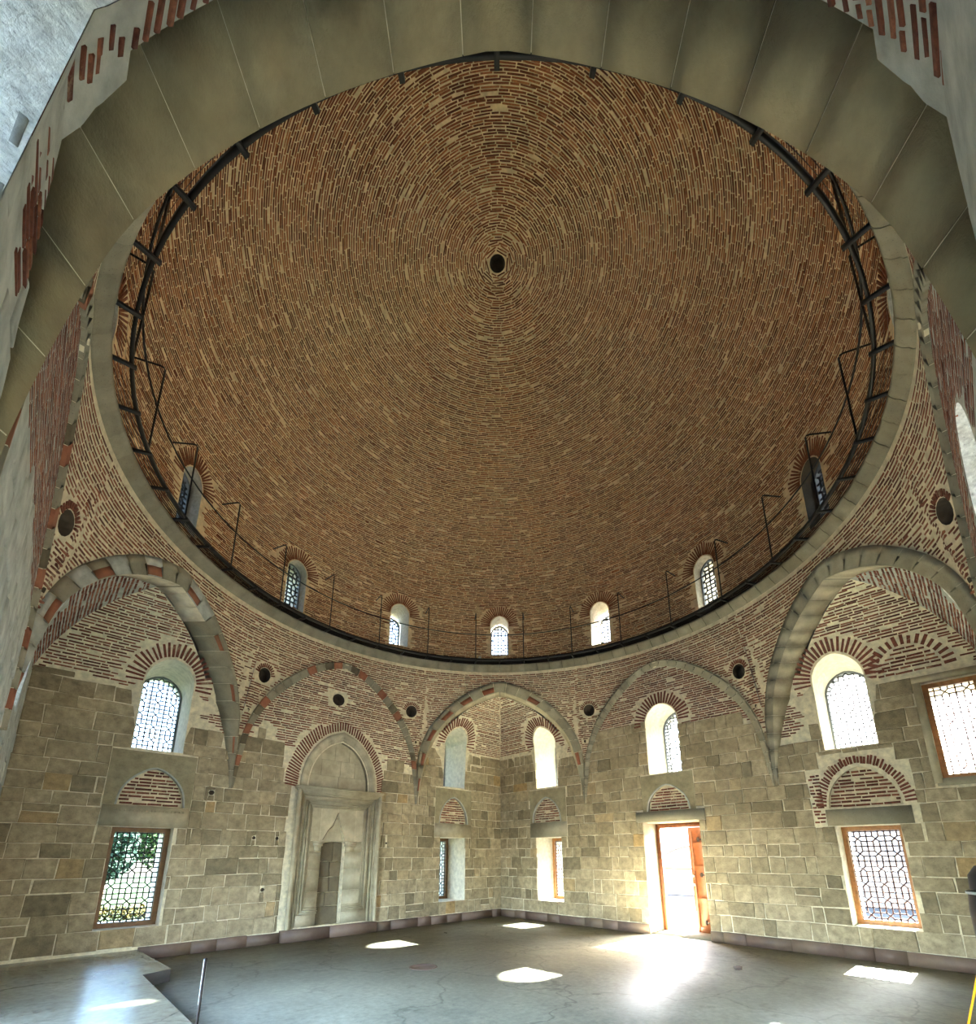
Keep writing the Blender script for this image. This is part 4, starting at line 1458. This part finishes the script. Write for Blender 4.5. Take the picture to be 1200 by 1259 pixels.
# radial bricks round the archivolt
random.seed(31)
for i in range(64):
    t = i / 63 * (nA - 1)
    j = min(int(t), nA - 2); f_ = t - j
    b_ = np.array(oo_[j]) * (1 - f_) + np.array(oo_[j + 1]) * f_
    du, dz = b_[0] - 0.07, (b_[1] - 2.95)
    l_ = math.hypot(du, dz); du /= l_; dz /= l_
    wdt = 0.28 if b_[0] < -0.35 else 0.20
    c2 = b_ + np.array([du, dz]) * (0.05 + wdt / 2)
    A = Acc()
    p = PF('left', c2[0], c2[1], 0.0)
    (nx, ny), _ = FACE['left']
    A.boxes([p], [np.array([du, 0, dz])], [np.array([-dz, 0, du])], [np.array([0, -1.0, 0])], wdt / 2 * random.uniform(.9, 1.05), 0.017, -0.02, random.uniform(.006, .014))
    new_obj('brick', quad_mesh(A.V[0], A.Q[0]), 'brick', mh)
# plinth stones
for (a, b_) in ((-0.95, 0.02), (0.03, 1.12)):
    A = Acc(); mbox(A, a, b_, 0.0, 0.215, 0.05, -0.16); A.build('plinth_stone', 'skirting', mh)

# ------------------------------------------------------------------ skirting
for wl, spans in (('left', [(-3.2, -0.96), (1.14, 5.13)]), ('right', [(0.66, 5.14), (-5.2, -0.66)])):
    bb = empty('baseboard_' + wl, (FACE[wl][0][0] * H, FACE[wl][0][1] * H, 0), 'low brown stone skirting along the %s wall' % ('mihrab' if wl == 'left' else 'doorway'), 'skirting', kind='structure')
    random.seed(3)
    for (a, b_) in spans:
        u = a
        while u < b_ - 0.02:
            L = random.choice([0.5, 0.75, 1.1, 0.4])
            e_ = min(b_, u + L)
            if b_ - e_ < .2: e_ = b_
            A = Acc()
            pa, pb = PF(wl, u + .003, 0.0, 0.03), PF(wl, e_ - .003, 0.19 + random.uniform(-.01, .01), -0.065 - random.uniform(0, .012))
            A.box(np.minimum(pa, pb), np.maximum(pa, pb))
            A.build('skirting_stone', 'skirting', bb)
            u = e_

# ------------------------------------------------------------------ door (right wall)
D0 = 0.58
dr = empty('door_1', (H + D0, 0, 0), 'open double wooden door with iron straps in the right wall, daylight beyond', 'door', kind='structure')
def dbox(acc, d0, d1, u0, u1, z0, z1):
    pa, pb = PF('right', u0, z0, d0), PF('right', u1, z1, d1)
    acc.box(np.minimum(pa, pb), np.maximum(pa, pb))
A = Acc()
dbox(A, D0, D0 + .10, 0.55, 0.628, 0.0, 2.345); dbox(A, D0, D0 + .10, -0.643, -0.565, 0.0, 2.345); dbox(A, D0, D0 + .10, -0.565, 0.55, 2.255, 2.345)
A.build('door_frame', 'door_wood', dr)
A = Acc(); dbox(A, 0.0, OUT_D, -0.643, 0.628, 0.001, 0.025); A.build('threshold', 'stone_cut', dr)
def leaf(u_h, ang, wdt):
    """one leaf hinged at (u_h, D0+.06), swung outwards by ang"""
    lf = bpy.data.objects.new('door_leaf', None); COL.objects.link(lf)
    lf.parent = dr; lf.matrix_parent_inverse = Matrix.Translation(-dr.location)
    sg = 1 if u_h < 0 else -1
    def bx(acc, a0, a1, z0, z1, t0, t1):
        V = []
        for (a, t) in ((a0, t0), (a1, t0), (a1, t1), (a0, t1)):
            for z in (z0, z1):
                x = D0 + 0.06 + a * math.sin(ang) + t * math.cos(ang)
                y = u_h + sg * (a * math.cos(ang) - t * math.sin(ang))
                V.append(PF('right', y, z, x))
        acc.add(V, [[0, 2, 4, 6], [1, 3, 5, 7], [0, 1, 3, 2], [2, 3, 5, 4], [4, 5, 7, 6], [6, 7, 1, 0]])
    def ch(name, acc, m_):
        o = acc.build(name, m_); o.parent = lf
        return o
    A = Acc()
    bx(A, 0, 0.09, .03, 2.25, 0, .05); bx(A, wdt - .09, wdt, .03, 2.25, 0, .05)
    for z in (.03, .62, 1.30, 1.80, 2.14): bx(A, .09, wdt - .09, z, z + .11, 0, .05)
    ch('leaf_frame', A, 'door_wood')
    for z0, z1 in ((.14, .62), (.73, 1.30), (1.41, 1.80), (1.91, 2.14)):
        A = Acc(); bx(A, .09, wdt - .09, z0, z1, .015, .035); ch('door_panel', A, 'door_wood')
    for z in (.22, 1.2, 1.96):
        A = Acc(); bx(A, -.01, wdt * .62, z, z + .035, -.008, .0)
        bx(A, wdt * .5, wdt * .6, z - .03, z + .065, -.008, 0)
        ch('strap_hinge', A, 'iron')
    A = Acc()
    bx(A, wdt - .07, wdt - .03, .98, 1.03, -.03, .0); bx(A, wdt - .07, wdt - .03, 1.16, 1.21, -.03, .0)
    ch('door_handle', A, 'white')
leaf(0.55, math.radians(113), 0.555)
leaf(-0.565, math.radians(16), 0.555)

# ------------------------------------------------------------------ raised slab, posts, sign, lids
HP = 0.155
V = []
pl = [(-5.2, -1.0), (-3.44, -1.0), (-3.44, 3.08), (-3.10, 3.22), (-3.20, 5.2), (-5.2, 5.2)]
for z in (0, HP):
    V += [(x, y, z) for x, y in pl]
n_ = len(pl)
plat = new_obj('floor_platform', mesh(V, [list(range(n_, 2 * n_))] + [[i, (i + 1) % n_, n_ + (i + 1) % n_, n_ + i] for i in range(n_)]), 'floor_glossy')
plat.data.materials.append(M['slab_edge_shade'])
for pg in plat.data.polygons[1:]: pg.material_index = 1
tag(plat, 'raised polished floor slab with a notched corner under the garden window', 'platform', kind='structure')

q0 = np.array([-3.56, -0.063])
bp = empty('barrier_post', (q0[0], q0[1], 0), 'thin black barrier post with pale edges standing on the floor at lower left', 'post')
A = Acc(); A.box((q0[0] - .009, q0[1] - .009, 0.02), (q0[0] + .009, q0[1] + .009, 0.80)); A.build('shaft', 'leather', bp)
A = Acc(); A.box((q0[0] - .0105, q0[1] - .004, 0.45), (q0[0] - .0095, q0[1] + .008, 0.79)); A.box((q0[0] + .0095, q0[1] - .006, 0.50), (q0[0] + .013, q0[1] + .008, 0.77)); A.build('pale_edge', 'white', bp)
A = Acc(); A.tube([(q0[0], q0[1], 0.0), (q0[0], q0[1], 0.02)], 0.15, 6); A.build('foot_plate', 'black', bp)

def lathe(acc, x, y, prof, n=20):
    """prof: list of (r, z)"""
    V = [(x + r * math.cos(2 * PI * i / n), y + r * math.sin(2 * PI * i / n), z) for r, z in prof for i in range(n)]
    acc.add(V, [[k_ * n + i, k_ * n + (i + 1) % n, (k_ + 1) * n + (i + 1) % n, (k_ + 1) * n + i] for k_ in range(len(prof) - 1) for i in range(n)])
# round floor lid
A = Acc(); lathe(A, -0.17, 1.51, [(0.215, 0.0), (0.215, 0.006), (0.19, 0.007), (0.185, 0.004), (0.001, 0.004)], 28)
tag(A.build('drain_cover', 'skirting'), 'round dark lid set into the floor in front of the mihrab', 'cover')
for (x, y, r, ang, lb) in ((3.15, -1.84, 0.16, 0.3, 'dark flake of floor coating lying between doorway and picture corner'), (2.13, 3.86, 0.07, 1.0, 'small dark chip lying on the floor near the far left window')):
    A = Acc()
    lathe(A, 0, 0, [(1.0, 0.0), (0.85, 0.12), (0.001, 0.15)], 9)
    Vc = np.concatenate(A.V)
    Vc[:, 0] *= r; Vc[:, 1] *= r * 0.38; Vc[:, 2] *= 0.07
    Vc[:, :2] += np.sin(Vc[:, [1, 0]] * 37) * 0.012
    c_, s_ = math.cos(ang), math.sin(ang)
    Vc = np.stack([x + Vc[:, 0] * c_ - Vc[:, 1] * s_, y + Vc[:, 0] * s_ + Vc[:, 1] * c_, Vc[:, 2]], 1)
    tag(new_obj('floor_flake', quad_mesh(Vc, np.concatenate(A.Q)), 'dark_pot'), lb, 'debris')
# dark padded post close to the camera, at the right edge
px, py = -3.27, -4.813
pp = empty('padded_post', (px, py, 0), 'dark brown padded post with rounded cap at the right picture edge', 'post')
A = Acc(); lathe(A, px, py, [(0.078, 0.02), (0.08, 0.3), (0.08, 1.50), (0.076, 1.535)], 20); A.build('sleeve', 'leather', pp)
A = Acc(); lathe(A, px, py, [(0.0795, 1.535), (0.0803, 1.538), (0.0795, 1.541)], 20); A.build('pale_band', 'white', pp)
A = Acc(); lathe(A, px, py, [(0.072, 1.545), (0.070, 1.575), (0.056, 1.595), (0.03, 1.605), (0.001, 1.608)], 20); A.build('cap', 'leather', pp)
A = Acc(); lathe(A, px, py, [(0.001, 0.0), (0.17, 0.0), (0.17, 0.012), (0.08, 0.03)], 20); A.build('foot', 'leather', pp)
# yellow folding floor sign
fx, fy = 0.04, -4.60
fs = empty('floor_sign', (fx, fy, 0), 'yellow plastic A-frame floor sign standing at the lower right edge', 'sign')
for sg in (-1, 1):
    V = []
    for (hw, z, off) in ((0.20, 0.0, 0.30), (0.12, 0.90, 0.015)):
        for t in (0.0, 0.012):
            for sx in (-1, 1):
                V.append((fx + sx * hw, fy + sg * (off - t), z))
    A = Acc(); A.add(V, [[0, 1, 5, 4], [2, 3, 7, 6], [0, 2, 6, 4], [1, 3, 7, 5], [4, 5, 7, 6], [0, 1, 3, 2]])
    A.build('board', 'yellow', fs)
A = Acc(); A.box((fx - .05, fy - .018, .885), (fx + .05, fy + .018, .925)); A.build('top_hinge', 'yellow', fs)
# small floodlight on the walkway kerb
fa = math.radians(51.2)
A = Acc(); A.box((-0.03, -0.035, 0.0), (0.03, 0.035, 0.045))
o = A.build('floodlight', 'white')
o.location = (4.90 * math.cos(fa), 4.90 * math.sin(fa), ZK + 0.062)
o.rotation_euler.z = fa
tag(o, 'tiny white floodlight sitting on the walkway kerb above the far corner', 'lamp')

# ------------------------------------------------------------------ outside
A = Acc(); A.box((-60, -60, -0.5), (60, 60, -0.2))
tag(A.build('ground', 'paving'), 'pale sunlit paving around the building outside', 'ground', kind='structure')
A = Acc(); A.box((-40, 8.2, -0.2), (9, 60, -0.19))
tag(A.build('lawn', 'lawn'), 'sunlit green lawn outside the garden window', 'lawn', kind='stuff')
def leaves(acc, c, rad, n, seed, size=0.09):
    R = np.random.default_rng(seed)
    d = R.normal(0, 1, (n, 3)); d /= np.linalg.norm(d, axis=1)[:, None]
    P = np.array(c) + d * (R.random((n, 1)) ** 0.4) * np.array(rad)
    a = R.normal(0, 1, (n, 3)); a /= np.linalg.norm(a, axis=1)[:, None]
    b_ = np.cross(a, R.normal(0, 1, (n, 3))); b_ /= np.linalg.norm(b_, axis=1)[:, None]
    s = size * R.uniform(0.6, 1.3, (n, 1))
    V = np.stack([P - a * s, P + b_ * s * .55, P + a * s, P - b_ * s * .55], 1).reshape(-1, 3)
    acc.add(V, np.arange(n * 4).reshape(-1, 4))
def tree(x, y, h, r, material, seed, label):
    t = empty('garden_tree', (x, y, -0.18), label, 'tree')
    A = Acc(); A.tube([(x, y, -0.18), (x + .05, y, h * .4), (x, y + .05, h * .75)], 0.07, 6); A.build('trunk', 'bark', t)
    A = Acc(); leaves(A, (x, y, h * .72), (r, r, h * .38), 2600, seed, 0.10)
    A.build('foliage', material, t, kind='stuff')
tree(-4.6, 13.0, 3.6, 1.3, 'leaf', 1, 'pale green garden tree at the left of the garden window view')
tree(-2.9, 14.6, 2.6, 0.8, 'leaf_blue', 2, 'bluish green conical bush in the middle of the garden window view')
tree(-1.2, 17.0, 3.6, 1.1, 'leaf', 3, 'leafy garden tree behind the lawn, right of the bluish bush')
A = Acc()
for i in range(9): leaves(A, (-6 + i * 0.9, 12.2, 0.13), (0.55, 0.25, 0.24), 500, 30 + i, 0.05)
tag(A.build('yellow_hedge', 'leaf_yellow'), 'low clipped yellow hedge across the lawn', 'hedge', kind='stuff')
# pale building beyond the doorway
bd = empty('neighbour_building', (18, 5, -0.2), 'pale plastered building with a big blind arch seen through the open doorway', 'building')
big = [(2.2 + 0.0, -0.2), (7.2, -0.2), (7.2, 0.9)] + [(4.7 + 2.5 * math.cos(a), 0.9 + 1.25 * math.sin(a)) for a in np.linspace(0.1, PI - 0.1, 15)] + [(2.2, 0.9)]
nic = [(4.25, 0.05), (4.75, 0.05), (4.75, 0.35), (4.62, 0.52), (4.5, 0.6), (4.38, 0.52), (4.25, 0.35)]
W2 = rect(-4, 14, -0.2, 4.6)
new_obj('front_wall', cdt_fill(W2, [big], [], lambda u, z: np.array([18.0, u, z])), 'facade', bd)
new_obj('arch_back', cdt_fill(big, [nic], [], lambda u, z: np.array([18.45, u, z])), 'facade', bd)
for nm, poly, x0, x1, mm_ in (('arch_reveal', big, 18.0, 18.45, 'facade'), ('niche', nic, 18.45, 18.9, 'wood')):
    V, Q = [], []
    for (u, z) in poly: V += [(x0, u, z), (x1, u, z)]
    k_ = len(poly)
    Q = [[2 * i, 2 * ((i + 1) % k_), 2 * ((i + 1) % k_) + 1, 2 * i + 1] for i in range(k_)]
    if nm == 'niche': Q.append([2 * i + 1 for i in range(k_)])
    new_obj(nm, mesh(V, Q), mm_, bd)
A = Acc(); A.box((18.40, 2.2, 1.0), (18.46, 7.2, 1.06)); A.build('string_course', 'wood_dark', bd)
A = Acc(); A.box((18, -4, 4.4), (24, 14, 4.6)); A.box((23.8, -4, -.2), (24, 14, 4.6)); A.build('roof', 'facade', bd)

# daylight portals: guide the sky sampling to the openings (they give no light of their own)
def portal(loc, nrm, sx, sy):
    L = bpy.data.lights.new('portal', 'AREA'); L.shape = 'RECTANGLE'; L.size = sx; L.size_y = sy
    L.cycles.is_portal = True
    o = bpy.data.objects.new('portal', L); COL.objects.link(o)
    o.location = loc
    o.rotation_euler = Vector(nrm).to_track_quat('-Z', 'Z').to_euler()
for num, wl, ol, dep, st, lb in WIN:
    us = [p[0] for p in ol]; zs = [p[1] for p in ol]
    (nx, ny), _ = FACE[wl]
    portal(PF(wl, sum((min(us), max(us))) / 2, (min(zs) + max(zs)) / 2, 1.24), (-nx, -ny, 0), max(us) - min(us), max(zs) - min(zs))
for wl in EXTRA_OPEN:
    for ol in EXTRA_OPEN[wl]:
        us = [p[0] for p in ol]; zs = [p[1] for p in ol]
        (nx, ny), _ = FACE[wl]
        portal(PF(wl, sum((min(us), max(us))) / 2, (min(zs) + max(zs)) / 2, 1.24), (-nx, -ny, 0), max(us) - min(us), max(zs) - min(zs))
for t in DW:
    portal((6.24 * math.cos(t), 6.24 * math.sin(t), 7.63), (-math.cos(t), -math.sin(t), 0), 0.58, 1.25)
